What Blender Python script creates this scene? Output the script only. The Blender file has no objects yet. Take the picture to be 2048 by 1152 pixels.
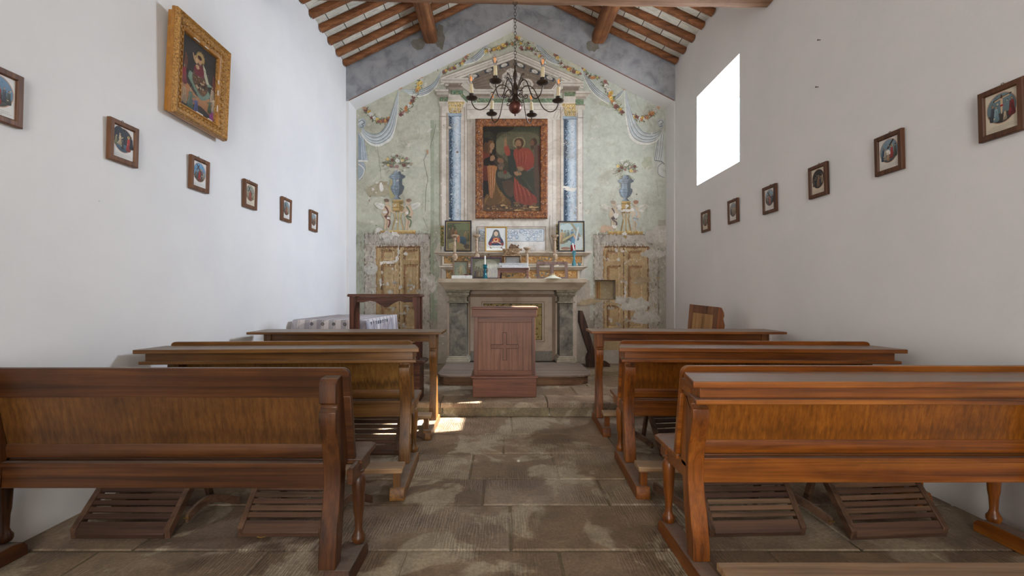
import bpy, bmesh, math, random
from mathutils import Vector, Matrix
from math import sin, cos, pi, radians as rad
SC = bpy.context.scene
COL = SC.collection
rnd = random.Random(7)

# ---------------------------------------------------------------- camera, light, exposure
F = 910.0            # focal length in photo pixels (2048 wide)
VPX, VPY, CAMZ = 1005.0, 592.0, 1.2
cam = bpy.data.objects.new('camera', bpy.data.cameras.new('camera'))
COL.objects.link(cam)
cam.location = (0, 0, CAMZ)
cam.rotation_euler = (rad(90), 0, 0)
cam.data.sensor_width = 36
cam.data.lens = F / 2048 * 36
cam.data.shift_x = (1024 - VPX) / 2048
cam.data.shift_y = (VPY - 576) / 2048
cam.data.clip_start = 0.02
SC.camera = cam

WORLD_S, SUN_S, EXPO = 9.5, 36.0, 0.18
w = bpy.data.worlds.new('sky'); SC.world = w; w.use_nodes = True
bg = w.node_tree.nodes['Background']
bg.inputs[0].default_value = (1.0, 0.985, 0.96, 1); bg.inputs[1].default_value = WORLD_S
sun = bpy.data.objects.new('sun', bpy.data.lights.new('sun', 'SUN'))
sun.data.energy = SUN_S; sun.data.angle = rad(0.6); sun.data.color = (1, 0.95, 0.88)
sun.rotation_euler = Vector((-1, -0.30, -0.9)).to_track_quat('-Z', 'Y').to_euler()
sun.location = (8, 7, 9)
COL.objects.link(sun)
def portal(name, loc, d, sx, sy):
    o = bpy.data.objects.new(name, bpy.data.lights.new(name, 'AREA'))
    o.data.shape = 'RECTANGLE'; o.data.size = sx; o.data.size_y = sy
    o.location = loc; o.rotation_euler = Vector(d).to_track_quat('-Z', 'Y').to_euler()
    o.data.cycles.is_portal = True
    COL.objects.link(o)
portal('window_portal', (3.14, 5.495, 3.245), (-1, 0, 0), 1.07, 1.2)
portal('door_portal', (0.1, -2.95, 1.25), (0, 1, 0), 1.9, 2.5)
portal('added_rear_window_portal', (0.1, -2.95, 3.55), (0, 1, 0), 1.6, 1.2)  # sky portal of the unseen rear window, added to brighten the room
day = bpy.data.objects.new('window_daylight', bpy.data.lights.new('window_daylight', 'AREA'))   # bright sky low outside the side window
day.data.shape = 'RECTANGLE'; day.data.size = 1.5; day.data.size_y = 1.5; day.data.energy = 370; day.data.color = (0.68, 0.81, 1.0)
day.location = (3.75, 5.5, 3.65); day.rotation_euler = Vector((-1, -.1, -.35)).to_track_quat('-Z', 'Y').to_euler()
COL.objects.link(day)
SC.view_settings.view_transform = 'Standard'
SC.view_settings.look = 'None'
SC.view_settings.exposure = EXPO
SC.view_settings.gamma = 1
SC.view_settings.use_curve_mapping = False
SC.cycles.use_denoising = True
SC.cycles.max_bounces = 10
SC.cycles.diffuse_bounces = 8
SC.cycles.sample_clamp_indirect = 6

# ---------------------------------------------------------------- helpers
def lin(v):
    v = v / 255.0
    return v / 12.92 if v <= 0.04045 else ((v + 0.055) / 1.055) ** 2.4
def C3(c, g=1.0):
    return tuple(min(1.0, lin(v) * g) for v in c)
def C4(c, g=1.0):
    return C3(c, g) + (1.0,)
def P(px, py, z):                       # photo pixel + distance -> place in the room
    return Vector(((px - VPX) * z / F, z, CAMZ - (py - VPY) * z / F))
def X(px, z): return (px - VPX) * z / F
def Z(py, z): return CAMZ - (py - VPY) * z / F

def root(name, loc, label, cat, group=None, rz=0.0, rx=0.0, ry=0.0):
    o = bpy.data.objects.new(name, None)
    o.empty_display_size = 0.1
    o.location = loc; o.rotation_euler = (rx, ry, rz)
    COL.objects.link(o)
    return tag(o, label, cat, group)
def tag(o, label=None, cat=None, group=None, kind=None):
    if label: o['label'] = label
    if cat: o['category'] = cat
    if group: o['group'] = group
    if kind: o['kind'] = kind
    return o

class MB:
    def __init__(s): s.v = []; s.f = []; s.m = []; s.mi = 0
    def add(s, vs, fs):
        b = len(s.v); s.v += [Vector(v) for v in vs]
        s.f += [tuple(b + i for i in f) for f in fs]; s.m += [s.mi] * len(fs)
        return s
    def box(s, x0, x1, y0, y1, z0, z1):
        if x0 > x1: x0, x1 = x1, x0
        if y0 > y1: y0, y1 = y1, y0
        if z0 > z1: z0, z1 = z1, z0
        return s.add([(x0,y0,z0),(x1,y0,z0),(x1,y1,z0),(x0,y1,z0),(x0,y0,z1),(x1,y0,z1),(x1,y1,z1),(x0,y1,z1)],
              [(0,3,2,1),(4,5,6,7),(0,1,5,4),(1,2,6,5),(2,3,7,6),(3,0,4,7)])
    def prism(s, pts, ax, a, b):        # polygon extruded along axis; pts: X->(y,z) Y->(x,z) Z->(x,y)
        def p3(p, t):
            return {'X': (t, p[0], p[1]), 'Y': (p[0], t, p[1]), 'Z': (p[0], p[1], t)}[ax]
        n = len(pts)
        vs = [p3(p, a) for p in pts] + [p3(p, b) for p in pts]
        fs = [tuple(range(n)), tuple(range(2*n-1, n-1, -1))] + [(i, i+n, (i+1) % n + n, (i+1) % n) for i in range(n)]
        return s.add(vs, fs)
    def lathe(s, prof, c=(0,0,0), seg=20, axis='Z'):
        vs = []; n = len(prof)
        for r, h in prof:
            for k in range(seg):
                t = 2*pi*k/seg
                p = (r*cos(t), r*sin(t), h)
                if axis == 'Y': p = (r*cos(t), h, r*sin(t))
                if axis == 'X': p = (h, r*cos(t), r*sin(t))
                vs.append(Vector(c) + Vector(p))
        fs = [(i*seg+k, i*seg+(k+1) % seg, (i+1)*seg+(k+1) % seg, (i+1)*seg+k) for i in range(n-1) for k in range(seg)]
        fs += [tuple(range(seg-1, -1, -1)), tuple((n-1)*seg+k for k in range(seg))]
        return s.add(vs, fs)
    def tube(s, pts, r, seg=8):
        pts = [Vector(p) for p in pts]; n = len(pts)
        rs = r if isinstance(r, (list, tuple)) else [r]*n
        d = (pts[1]-pts[0]).normalized()
        up = Vector((0,0,1)) if abs(d.z) < .9 else Vector((1,0,0))
        a = d.cross(up).normalized(); vs = []
        for i, p in enumerate(pts):
            d = (pts[min(i+1, n-1)] - pts[max(i-1, 0)]).normalized()
            a = (a - d*a.dot(d)).normalized(); b = d.cross(a)
            for k in range(seg):
                t = 2*pi*k/seg
                vs.append(p + (a*cos(t) + b*sin(t))*rs[i])
        fs = [(i*seg+k, i*seg+(k+1) % seg, (i+1)*seg+(k+1) % seg, (i+1)*seg+k) for i in range(n-1) for k in range(seg)]
        fs += [tuple(range(seg-1, -1, -1)), tuple((n-1)*seg+k for k in range(seg))]
        return s.add(vs, fs)
    def sphere(s, c, r, seg=16, rings=10, sz=1.0):
        prof = [(max(1e-4, r*sin(pi*i/rings)), -r*sz*cos(pi*i/rings)) for i in range(rings+1)]
        return s.lathe(prof, c, seg)
    def torus(s, c, R, r, ax='Y', seg=16, t=6, sq=1.0):
        pts = []
        for k in range(seg):
            a = 2*pi*k/seg; u, v = R*cos(a), R*sin(a)*sq
            pts.append({'Y': (u, 0, v), 'X': (0, u, v), 'Z': (u, v, 0)}[ax])
        vs = []; fs = []; c = Vector(c)
        nrm = {'Y': Vector((0,1,0)), 'X': Vector((1,0,0)), 'Z': Vector((0,0,1))}[ax]
        for p in pts:
            p = Vector(p); o = p.normalized()
            for j in range(t):
                b = 2*pi*j/t; vs.append(c + p + (o*cos(b) + nrm*sin(b))*r)
        for i in range(seg):
            for j in range(t):
                fs.append((i*t+j, i*t+(j+1) % t, ((i+1) % seg)*t+(j+1) % t, ((i+1) % seg)*t+j))
        return s.add(vs, fs)
    def frame(s, w, h, prof):           # mitred picture frame; prof = [(inset, depth toward viewer -Y)] closed loop; centred x, base z=0
        n = len(prof); vs = []
        for (cx, cz) in ((-1,0),(1,0),(1,1),(-1,1)):
            for (ins, d) in prof:
                vs.append((cx*(w/2-ins), -d, ins if cz == 0 else h-ins))
        fs = []
        for k in range(4):
            for i in range(n):
                a, b = k*n+i, k*n+(i+1) % n
                c, d = ((k+1) % 4)*n+(i+1) % n, ((k+1) % 4)*n+i
                fs.append((a, b, c, d))
        return s.add(vs, fs)
    def map(s, fn):
        s.v = [Vector(fn(v)) for v in s.v]; return s
    def build(s, name, mat, parent=None, bev=0.0, smooth=True, seg=2, angle=40, kind=None, loc=None, sub=0):
        me = bpy.data.meshes.new(name)
        me.from_pydata([tuple(v) for v in s.v], [], s.f)
        mats = mat if isinstance(mat, (list, tuple)) else [mat]
        for m_ in mats: me.materials.append(m_)
        for p, i in zip(me.polygons, s.m): p.material_index = i
        b = bmesh.new(); b.from_mesh(me); bmesh.ops.recalc_face_normals(b, faces=b.faces); b.to_mesh(me); b.free()
        if smooth:
            me.shade_smooth(); me.set_sharp_from_angle(angle=rad(angle))
        o = bpy.data.objects.new(name, me); COL.objects.link(o)
        if parent is not None: o.parent = parent
        if loc: o.location = loc
        if bev:
            md = o.modifiers.new('bevel', 'BEVEL'); md.width = bev; md.segments = seg; md.limit_method = 'ANGLE'; md.angle_limit = rad(40)
            md.harden_normals = False
        if sub:
            md = o.modifiers.new('sub', 'SUBSURF'); md.levels = md.render_levels = sub
        if kind: o['kind'] = kind
        return o

def catmull(pts, n=8):
    out = []; m = len(pts)
    for i in range(m-1):
        p0, p1, p2, p3 = [Vector(pts[max(0, min(m-1, j))]) for j in (i-1, i, i+1, i+2)]
        for k in range(n):
            t = k/n
            out.append(0.5*((2*p1) + (p2-p0)*t + (2*p0-5*p1+4*p2-p3)*t*t + (3*p1-p0-3*p2+p3)*t**3))
    out.append(Vector(pts[-1])); return out

# ---------------------------------------------------------------- node materials
def newmat(name):
    m = bpy.data.materials.new(name); m.use_nodes = True
    nt = m.node_tree; return m, nt, nt.nodes['Principled BSDF']
class N:
    def __init__(s, nt): s.nt = nt
    def n(s, t, **kw):
        nd = s.nt.nodes.new(t)
        for k, v in kw.items():
            if k.startswith('i_'):
                key = k[2:]; key = int(key) if key.isdigit() else key.replace('_', ' ')
                if hasattr(v, 'is_output') or isinstance(v, bpy.types.NodeSocket): s.nt.links.new(v, nd.inputs[key])
                else: nd.inputs[key].default_value = v
            else: setattr(nd, k, v)
        return nd
    def coord(s, out='Object', scale=(1,1,1), rnd_off=False, rot=(0,0,0)):
        tc = s.n('ShaderNodeTexCoord').outputs[out]
        if rnd_off:
            oi = s.n('ShaderNodeObjectInfo')
            mv = s.n('ShaderNodeVectorMath', operation='SCALE'); mv.inputs[0].default_value = (13.1, 7.7, 5.3)
            s.nt.links.new(oi.outputs['Random'], mv.inputs['Scale'])
            ad = s.n('ShaderNodeVectorMath', operation='ADD'); s.nt.links.new(tc, ad.inputs[0]); s.nt.links.new(mv.outputs[0], ad.inputs[1])
            tc = ad.outputs[0]
        mp = s.n('ShaderNodeMapping'); mp.inputs['Scale'].default_value = scale; mp.inputs['Rotation'].default_value = rot
        s.nt.links.new(tc, mp.inputs['Vector']); return mp.outputs[0]
    def noise(s, vec, scale=5, detail=4, rough=.55, dist=0.0):
        return s.n('ShaderNodeTexNoise', i_Vector=vec, i_Scale=float(scale), i_Detail=float(detail), i_Roughness=rough, i_Distortion=float(dist)).outputs['Fac']
    def ramp(s, fac, stops):
        r = s.n('ShaderNodeValToRGB', i_0=fac); cr = r.color_ramp
        while len(cr.elements) < len(stops): cr.elements.new(0.5)
        for e, (p, c) in zip(cr.elements, stops):
            e.position = p; e.color = c if len(c) == 4 else tuple(c) + (1,)
        return r.outputs[0]
    def mix(s, fac, a, b, mode='MIX'):
        m = s.n('ShaderNodeMix', data_type='RGBA', blend_type=mode)
        for i, v in ((0, fac), (6, a), (7, b)):
            if isinstance(v, bpy.types.NodeSocket): s.nt.links.new(v, m.inputs[i])
            else: m.inputs[i].default_value = v
        return m.outputs[2]
    def math(s, op, a, b=0.0, clamp=False):
        m = s.n('ShaderNodeMath', operation=op, use_clamp=clamp)
        for i, v in ((0, a), (1, b)):
            if isinstance(v, bpy.types.NodeSocket): s.nt.links.new(v, m.inputs[i])
            else: m.inputs[i].default_value = v
        return m.outputs[0]
    def bump(s, h, strength=.2, dist=.01):
        return s.n('ShaderNodeBump', i_Height=h, i_Strength=strength, i_Distance=dist).outputs[0]
    def link(s, a, b): s.nt.links.new(a, b)

W1 = (1,1,1,1); B0 = (0,0,0,1)
def g4(v): return (v, v, v, 1)

def wood(name, dark, mid, light, axis='X', rough=.38, scale=1.0, coat=.25, stain=.35, dust=.0, contrast=1.0, bump=.15, panel=False, tide=0.0):
    m, nt, b = newmat(name); n = N(nt)
    s = {'X': (.45, 13, 13), 'Y': (13, .45, 13), 'Z': (13, 13, .45)}[axis]
    v = n.coord('Object', tuple(k*scale for k in s), True)
    g = n.noise(v, 1.6, 6, .62, .7)
    fs = {'X': (2.2, 130, 130), 'Y': (130, 2.2, 130), 'Z': (130, 130, 2.2)}[axis]
    fine = n.noise(n.coord('Object', tuple(k*scale for k in fs), True), 1.0, 4, .65, .3)
    if panel:
        dark = tuple((a_+b_)/2 for a_, b_ in zip(dark, mid))
        wv = n.n('ShaderNodeTexWave', i_Vector=n.coord('Object', (1.0, 1.0, .22), True), i_Scale=9.0, i_Distortion=9.0, i_Detail=4.0, i_Detail_Scale=1.4)
        g2 = n.noise(n.coord('Object', (80, 80, .30), True), 1.0, 4, .6, .2)
        g = n.math('ADD', n.math('ADD', n.math('MULTIPLY', wv.outputs['Fac'], .10), n.math('MULTIPLY', g, .30)), n.math('MULTIPLY', g2, .56))
    c = n.ramp(g, [(.30, C4(dark)), (.47, C4(mid)), (.72, C4(light))])
    c = n.mix(.5*contrast, c, n.ramp(fine, [(.34, g4(.42)), (.58, g4(1))]), 'MULTIPLY')
    bl = n.noise(n.coord('Object', (1.6, 1.6, 2.6), True), 1.5, 5, .62, .6)
    c = n.mix(stain, c, n.ramp(bl, [(.35, g4(.25)), (.6, g4(1))]), 'MULTIPLY')
    if tide:
        z = n.n('ShaderNodeSeparateXYZ', i_0=n.n('ShaderNodeTexCoord').outputs['Object']).outputs[2]
        st = n.noise(n.coord('Object', (60, 1, 1.2), True), 1.0, 6, .75, .2)
        t = n.math('ADD', z, n.math('MULTIPLY', n.math('SUBTRACT', .5, st), .20))
        c = n.mix(n.ramp(t, [(.54, g4(.15*tide)), (.592, g4(.8*tide)), (.62, g4(.1*tide)), (.66, g4(0))]), c, C4((46, 24, 12)))
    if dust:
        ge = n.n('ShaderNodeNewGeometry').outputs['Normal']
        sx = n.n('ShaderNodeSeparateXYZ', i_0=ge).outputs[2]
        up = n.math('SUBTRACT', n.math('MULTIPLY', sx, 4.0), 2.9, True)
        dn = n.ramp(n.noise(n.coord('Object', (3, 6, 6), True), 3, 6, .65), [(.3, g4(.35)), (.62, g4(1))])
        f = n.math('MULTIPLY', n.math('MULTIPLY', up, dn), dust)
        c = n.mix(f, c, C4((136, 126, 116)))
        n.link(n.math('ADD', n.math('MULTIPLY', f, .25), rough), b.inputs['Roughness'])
    else:
        b.inputs['Roughness'].default_value = rough
    n.link(c, b.inputs['Base Color'])
    b.inputs['Coat Weight'].default_value = coat; b.inputs['Coat Roughness'].default_value = .25
    b.inputs['Specular IOR Level'].default_value = .35
    n.link(n.bump(n.math('ADD', n.math('MULTIPLY', g, .5), fine), bump, .002), b.inputs['Normal'])
    return m

def plain(name, c, rough=.5, metal=0.0, var=.12, bump=.1, scale=20, coat=0.0, g=1.0):
    m, nt, b = newmat(name); n = N(nt)
    f = n.noise(n.coord('Object', (1,1,1), True), scale, 4)
    col = n.mix(1.0, C4(c, g), n.ramp(f, [(.3, g4(1-var)), (.7, g4(1))]), 'MULTIPLY')
    n.link(col, b.inputs['Base Color']); b.inputs['Roughness'].default_value = rough
    b.inputs['Metallic'].default_value = metal; b.inputs['Coat Weight'].default_value = coat
    n.link(n.bump(f, bump, .003), b.inputs['Normal'])
    return m

def mottled(name, cols, scale=8, rough=.8, bump=.3, flake=None, fl=(.62,.66), coat=0.0, g=1.0, vscale=(1,1,1), det=6):
    m, nt, b = newmat(name); n = N(nt)
    v = n.coord('Object', vscale, True)
    f = n.noise(v, scale, det, .62, .6)
    k = len(cols)
    c = n.ramp(f, [(.3 + .4*i/max(1, k-1), C4(q, g)) for i, q in enumerate(cols)])
    if flake:
        ff = n.noise(v, scale*2.3, 6, .7, .3)
        c = n.mix(n.ramp(ff, [(fl[0], B0), (fl[1], W1)]), c, C4(flake, g))
    n.link(c, b.inputs['Base Color']); b.inputs['Roughness'].default_value = rough; b.inputs['Coat Weight'].default_value = coat
    n.link(n.bump(f, bump, .004), b.inputs['Normal'])
    return m

def attrmat(name, rough=.8, wear=.0, g=1.0, dirt=.25, flake=(205,200,192), bump=.15, coat=0.0, scale=1.0, streak=0.0, spec=.5, stain=0.0):
    m, nt, b = newmat(name); n = N(nt)
    c = n.n('ShaderNodeAttribute', attribute_name='Col').outputs['Color']
    v = n.coord('Object', (scale,)*3)
    f1 = n.noise(v, 2.2, 6, .65, .5); f2 = n.noise(v, 16, 5, .65, .2)
    if g != 1.0: c = n.mix(1.0, c, g4(g), 'MULTIPLY')
    c = n.mix(1.0, c, n.ramp(f1, [(.3, g4(1-dirt)), (.6, g4(1))]), 'MULTIPLY')
    c = n.mix(1.0, c, n.ramp(f2, [(.25, g4(1-dirt*.8)), (.6, g4(1))]), 'MULTIPLY')
    if stain:
        f5 = n.noise(v, 3.1, 7, .7, 1.0)
        c = n.mix(n.ramp(f5, [(.52, B0), (.7, g4(stain))]), c, C4((138, 122, 96)))
    if wear:
        f3 = n.noise(v, 7, 8, .72, .6)
        c = n.mix(n.ramp(f3, [(.70-wear*.12, B0), (.715-wear*.12, g4(.85))]), c, C4(flake))
        f4 = n.noise(v, 60, 3, .6)
        c = n.mix(n.ramp(f4, [(.68, B0), (.72, g4(.7))]), c, C4(flake))
    n.link(c, b.inputs['Base Color']); b.inputs['Roughness'].default_value = rough; b.inputs['Coat Weight'].default_value = coat
    b.inputs['Specular IOR Level'].default_value = spec
    n.link(n.bump(n.math('ADD', f1, n.math('MULTIPLY', f2, .4)), bump, .01), b.inputs['Normal'])
    return m

# ---------------------------------------------------------------- paint: coloured shapes laid on a surface
def clip_half(poly, a, b, c):           # keep a*x+b*y<=c
    out = []; n = len(poly)
    for i in range(n):
        p, q = poly[i], poly[(i+1) % n]
        dp, dq = a*p[0]+b*p[1]-c, a*q[0]+b*q[1]-c
        if dp <= 0: out.append(p)
        if (dp < 0 < dq) or (dq < 0 < dp):
            t = dp/(dp-dq); out.append(tuple(p[k]+(q[k]-p[k])*t for k in range(len(p))))
    return out
class Paint:
    def __init__(s, tf, step=1e-5, g=1.0, hole=None):
        s.tf = tf; s.step = step; s.k = 0; s.v = []; s.f = []; s.c = []; s.x0 = s.y0 = 0.0; s.s = 1.0; s.g = g; s.hole = hole; s.tone = lambda c: c; s.p2d = []; s.c2d = []
        s.r = random.Random(3)
    def at(s, x0=0, y0=0, sc=1.0): s.x0, s.y0, s.s = x0, y0, sc; return s
    def _t(s, p): return (s.x0+p[0]/s.s, s.y0+p[1]/s.s)
    def _emit(s, pts, cols):
        s.p2d.append([tuple(p) for p in pts]); s.c2d.append(tuple(sum(c[k] for c in cols)/len(cols) for k in range(3)))
        pieces = [[tuple(p)+tuple(c) for p, c in zip(pts, cols)]]
        if s.hole:
            hx0, hy0, hx1, hy1 = s.hole
            xs = [p[0] for p in pts]; ys = [p[1] for p in pts]
            if not (max(xs) <= hx0 or min(xs) >= hx1 or max(ys) <= hy0 or min(ys) >= hy1):
                q = pieces[0]
                a = clip_half(q, 1, 0, hx0); b = clip_half(q, -1, 0, -hx1)
                m = clip_half(clip_half(q, -1, 0, -hx0), 1, 0, hx1)
                pieces = [a, b, clip_half(m, 0, 1, hy0), clip_half(m, 0, -1, -hy1)]
        for q in pieces:
            if len(q) < 3: continue
            ar = sum(q[i][0]*q[(i+1) % len(q)][1]-q[(i+1) % len(q)][0]*q[i][1] for i in range(len(q)))
            if abs(ar) < 1e-9: continue
            b = len(s.v)
            for p in q: s.v.append(s.tf(p[0], p[1], s.k*s.step)); 
            s.f.append(tuple(range(b, b+len(q)))); s.c += [p[2:5] for p in q]
    def poly(s, pts, c, c2=None, vert=True, new=True):
        if new: s.k += 1
        pts = [s._t(p) for p in pts]
        a = C3(s.tone(c), s.g)
        if c2 is None: cols = [a]*len(pts)
        else:
            e = C3(s.tone(c2), s.g); i = 1 if vert else 0
            lo = min(p[i] for p in pts); hi = max(p[i] for p in pts)
            cols = [tuple(a[k]+(e[k]-a[k])*((p[i]-lo)/(hi-lo+1e-9)) for k in range(3)) for p in pts]
        s._emit(pts, cols); return s
    def rect(s, x0, y0, x1, y1, c, c2=None, vert=True): return s.poly([(x0,y0),(x1,y0),(x1,y1),(x0,y1)], c, c2, vert)
    def ell(s, cx, cy, rx, ry, c, c2=None, n=22, jit=0.0, rot=0.0):
        pts = []
        for k in range(n):
            a = 2*pi*k/n; j = 1+s.r.uniform(-jit, jit)
            u, v = rx*cos(a)*j, ry*sin(a)*j
            pts.append((cx+u*cos(rot)-v*sin(rot), cy+u*sin(rot)+v*cos(rot)))
        return s.poly(pts, c, c2)
    def smooth(s, pts, c, c2=None, n=5):
        q = catmull([(p[0], p[1], 0) for p in list(pts)+[pts[0]]], n)
        return s.poly([(p.x, p.y) for p in q[:-1]], c, c2)
    def line(s, pts, wd, c, curve=True, taper=False, c2=None):
        if curve and len(pts) > 2:
            q = [(p.x, p.y) for p in catmull([(p[0], p[1], 0) for p in pts], 6)]
        else: q = list(pts)
        s.k += 1; n = len(q); L = []; R = []
        for i in range(n):
            a, b = q[max(0, i-1)], q[min(n-1, i+1)]
            dx, dy = b[0]-a[0], b[1]-a[1]; l = math.hypot(dx, dy) or 1
            ww = wd/2*(1 if not taper else max(.12, sin(pi*(i+.3)/(n-.4))))
            L.append((q[i][0]-dy/l*ww, q[i][1]+dx/l*ww)); R.append((q[i][0]+dy/l*ww, q[i][1]-dx/l*ww))
        for i in range(n-1): s.poly([L[i], L[i+1], R[i+1], R[i]], c, new=False)
        return s
    def frame(s, x0, y0, x1, y1, wd, c, cd=None):      # border lines; cd = other tone for bottom/right
        cd = cd or c
        s.rect(x0, y0, x1, y0+wd, c); s.rect(x0, y1-wd, x1, y1, cd); s.rect(x0, y0+wd, x0+wd, y1-wd, c); s.rect(x1-wd, y0+wd, x1, y1-wd, cd)
        return s
    def veins(s, x0, y0, x1, y1, c, n=12, wd=1.0, ln=20):
        for _ in range(n):
            x, y = s.r.uniform(x0, x1), s.r.uniform(y0, y1); a = s.r.uniform(0, 6.28); pts = [(x, y)]
            for k in range(5):
                a += s.r.uniform(-1, 1); x += cos(a)*ln/4; y += sin(a)*ln/4
                x = min(x1, max(x0, x)); y = min(y1, max(y0, y)); pts.append((x, y))
            s.line(pts, wd, c, taper=True)
        return s
    def brush(s, n, x0, y0, x1, y1, ln, wd, jit=.16, ang=None):      # short strokes in the colour already there
        polys = [(f, s.c2d[i]) for i, f in enumerate(s.p2d)]
        bb = [(min(p[0] for p in f), max(p[0] for p in f), min(p[1] for p in f), max(p[1] for p in f)) for f, _ in polys]
        X0, Y0 = s._t((x0, y0)); X1, Y1 = s._t((x1, y1)); todo = []
        for _ in range(n):
            x, y = s.r.uniform(X0, X1), s.r.uniform(Y0, Y1)
            for i in range(len(polys)-1, -1, -1):
                b = bb[i]
                if not (b[0] <= x <= b[1] and b[2] <= y <= b[3]): continue
                f = polys[i][0]; ins = False; k = len(f)-1
                for j in range(len(f)):
                    if (f[j][1] > y) != (f[k][1] > y) and x < (f[k][0]-f[j][0])*(y-f[j][1])/(f[k][1]-f[j][1]+1e-12)+f[j][0]: ins = not ins
                    k = j
                if ins: todo.append((x, y, polys[i][1])); break
        for x, y, c in todo:
            m = 1+s.r.uniform(-jit, jit); q = tuple(max(0, min(1, v*m*(1+s.r.uniform(-jit, jit)*.35))) for v in c)
            a = (ang if ang is not None else s.r.choice([1.3, 1.8, .6]))+s.r.uniform(-.4, .4); l = ln/s.s*s.r.uniform(.5, 1.2); w_ = wd/s.s*s.r.uniform(.5, 1.2)
            dx, dy = cos(a)*l/2, sin(a)*l/2; nx, ny = -sin(a)*w_/2, cos(a)*w_/2; s.k += 1
            s._emit([(x-dx, y-dy), (x-dx*.4+nx, y-dy*.4+ny), (x+dx*.6+nx*.8, y+dy*.6+ny*.8), (x+dx, y+dy), (x+dx*.5-nx, y+dy*.5-ny), (x-dx*.5-nx*.8, y-dy*.5-ny*.8)], [q]*6)
        return s
    def build(s, name, mat, parent=None, kind=None, extra=None):
        me = bpy.data.meshes.new(name); fs = list(s.f); vs = list(s.v); cs = list(s.c); mi = [0]*len(fs)
        if extra:
            for (ev, ef, ec) in extra:
                b = len(vs); vs += ev
                for f in ef:
                    fs.append(tuple(b+i for i in f)); cs += [ec]*len(f)
        me.from_pydata([tuple(v) for v in vs], [], fs)
        at = me.color_attributes.new('Col', 'FLOAT_COLOR', 'CORNER')
        flat = []
        for c in cs: flat += [c[0], c[1], c[2], 1.0]
        at.data.foreach_set('color', flat)
        me.materials.append(mat)
        o = bpy.data.objects.new(name, me); COL.objects.link(o)
        if parent is not None: o.parent = parent
        if kind: o['kind'] = kind
        return o
# ================================================================ materials
M = {}
def wallmat(name, c):
    m, nt, b = newmat(name); n = N(nt)
    v = n.coord('Object')
    f = n.noise(v, 1.3, 5, .6, .3); h = n.noise(v, 9, 6, .7)
    col = n.mix(1.0, C4(c), n.ramp(f, [(.3, (.93, .935, .95, 1)), (.65, W1)]), 'MULTIPLY')
    sp = n.noise(v, 26, 2, .5)
    col = n.mix(n.ramp(sp, [(.83, B0), (.84, g4(.5))]), col, C4((120, 112, 105)))
    n.link(col, b.inputs['Base Color']); b.inputs['Roughness'].default_value = .92
    b.inputs['Specular IOR Level'].default_value = .2
    n.link(n.bump(n.math('ADD', f, n.math('MULTIPLY', h, .25)), .35, .02), b.inputs['Normal'])
    return m
M['wall'] = wallmat('white_limewash', (232, 230, 228))
M['grey'] = mottled('grey_painted_render', [(126, 128, 131), (158, 160, 163), (174, 175, 177)], 5, .9, .35, flake=(164, 136, 104), fl=(.67, .73))
M['cement'] = mottled('cement_patch', [(112, 110, 100), (135, 130, 118)], 12, .95, .5)
M['redline'] = plain('red_brown_edging', (128, 88, 74), .85)

def tilemat():
    m, nt, b = newmat('whitewashed_tiles'); n = N(nt)
    tc = n.n('ShaderNodeTexCoord').outputs['Object']
    sx = n.n('ShaderNodeSeparateXYZ', i_0=tc)
    cb = n.n('ShaderNodeCombineXYZ', i_0=sx.outputs[0], i_1=sx.outputs[1])
    br = n.n('ShaderNodeTexBrick', i_Vector=cb.outputs[0], i_Scale=1.0, offset=0.5)
    br.inputs['Brick Width'].default_value = .26; br.inputs['Row Height'].default_value = .31
    br.inputs['Mortar Size'].default_value = .006; br.inputs['Mortar Smooth'].default_value = .4
    br.inputs['Color1'].default_value = C4((226, 222, 208)); br.inputs['Color2'].default_value = C4((202, 198, 186)); br.inputs['Mortar'].default_value = C4((78, 70, 60))
    f = n.noise(n.coord('Object', (6, 30, 1)), 1.2, 6, .7, 1.0)
    c = n.mix(.8, br.outputs['Color'], n.ramp(f, [(.35, (.55, .54, .5, 1)), (.55, W1)]), 'MULTIPLY')
    n.link(c, b.inputs['Base Color']); b.inputs['Roughness'].default_value = .95
    n.link(n.bump(n.math('ADD', f, br.outputs['Fac']), .5, .01), b.inputs['Normal'])
    return m
M['tiles'] = tilemat()
M['beam'] = wood('old_beam_wood', (96, 64, 42), (150, 108, 76), (190, 150, 114), 'X', .75, .7, 0, .35, 0, 1.0, .6)
M['beam_y'] = wood('old_purlin_wood', (84, 50, 28), (140, 88, 52), (176, 124, 82), 'Y', .7, .7, 0, .5, 0, 1.0, .6)
M['rafter'] = wood('rafter_wood', (84, 48, 26), (136, 84, 48), (168, 112, 70), 'X', .7, 1, 0, .45, 0, .8, .5)

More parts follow.
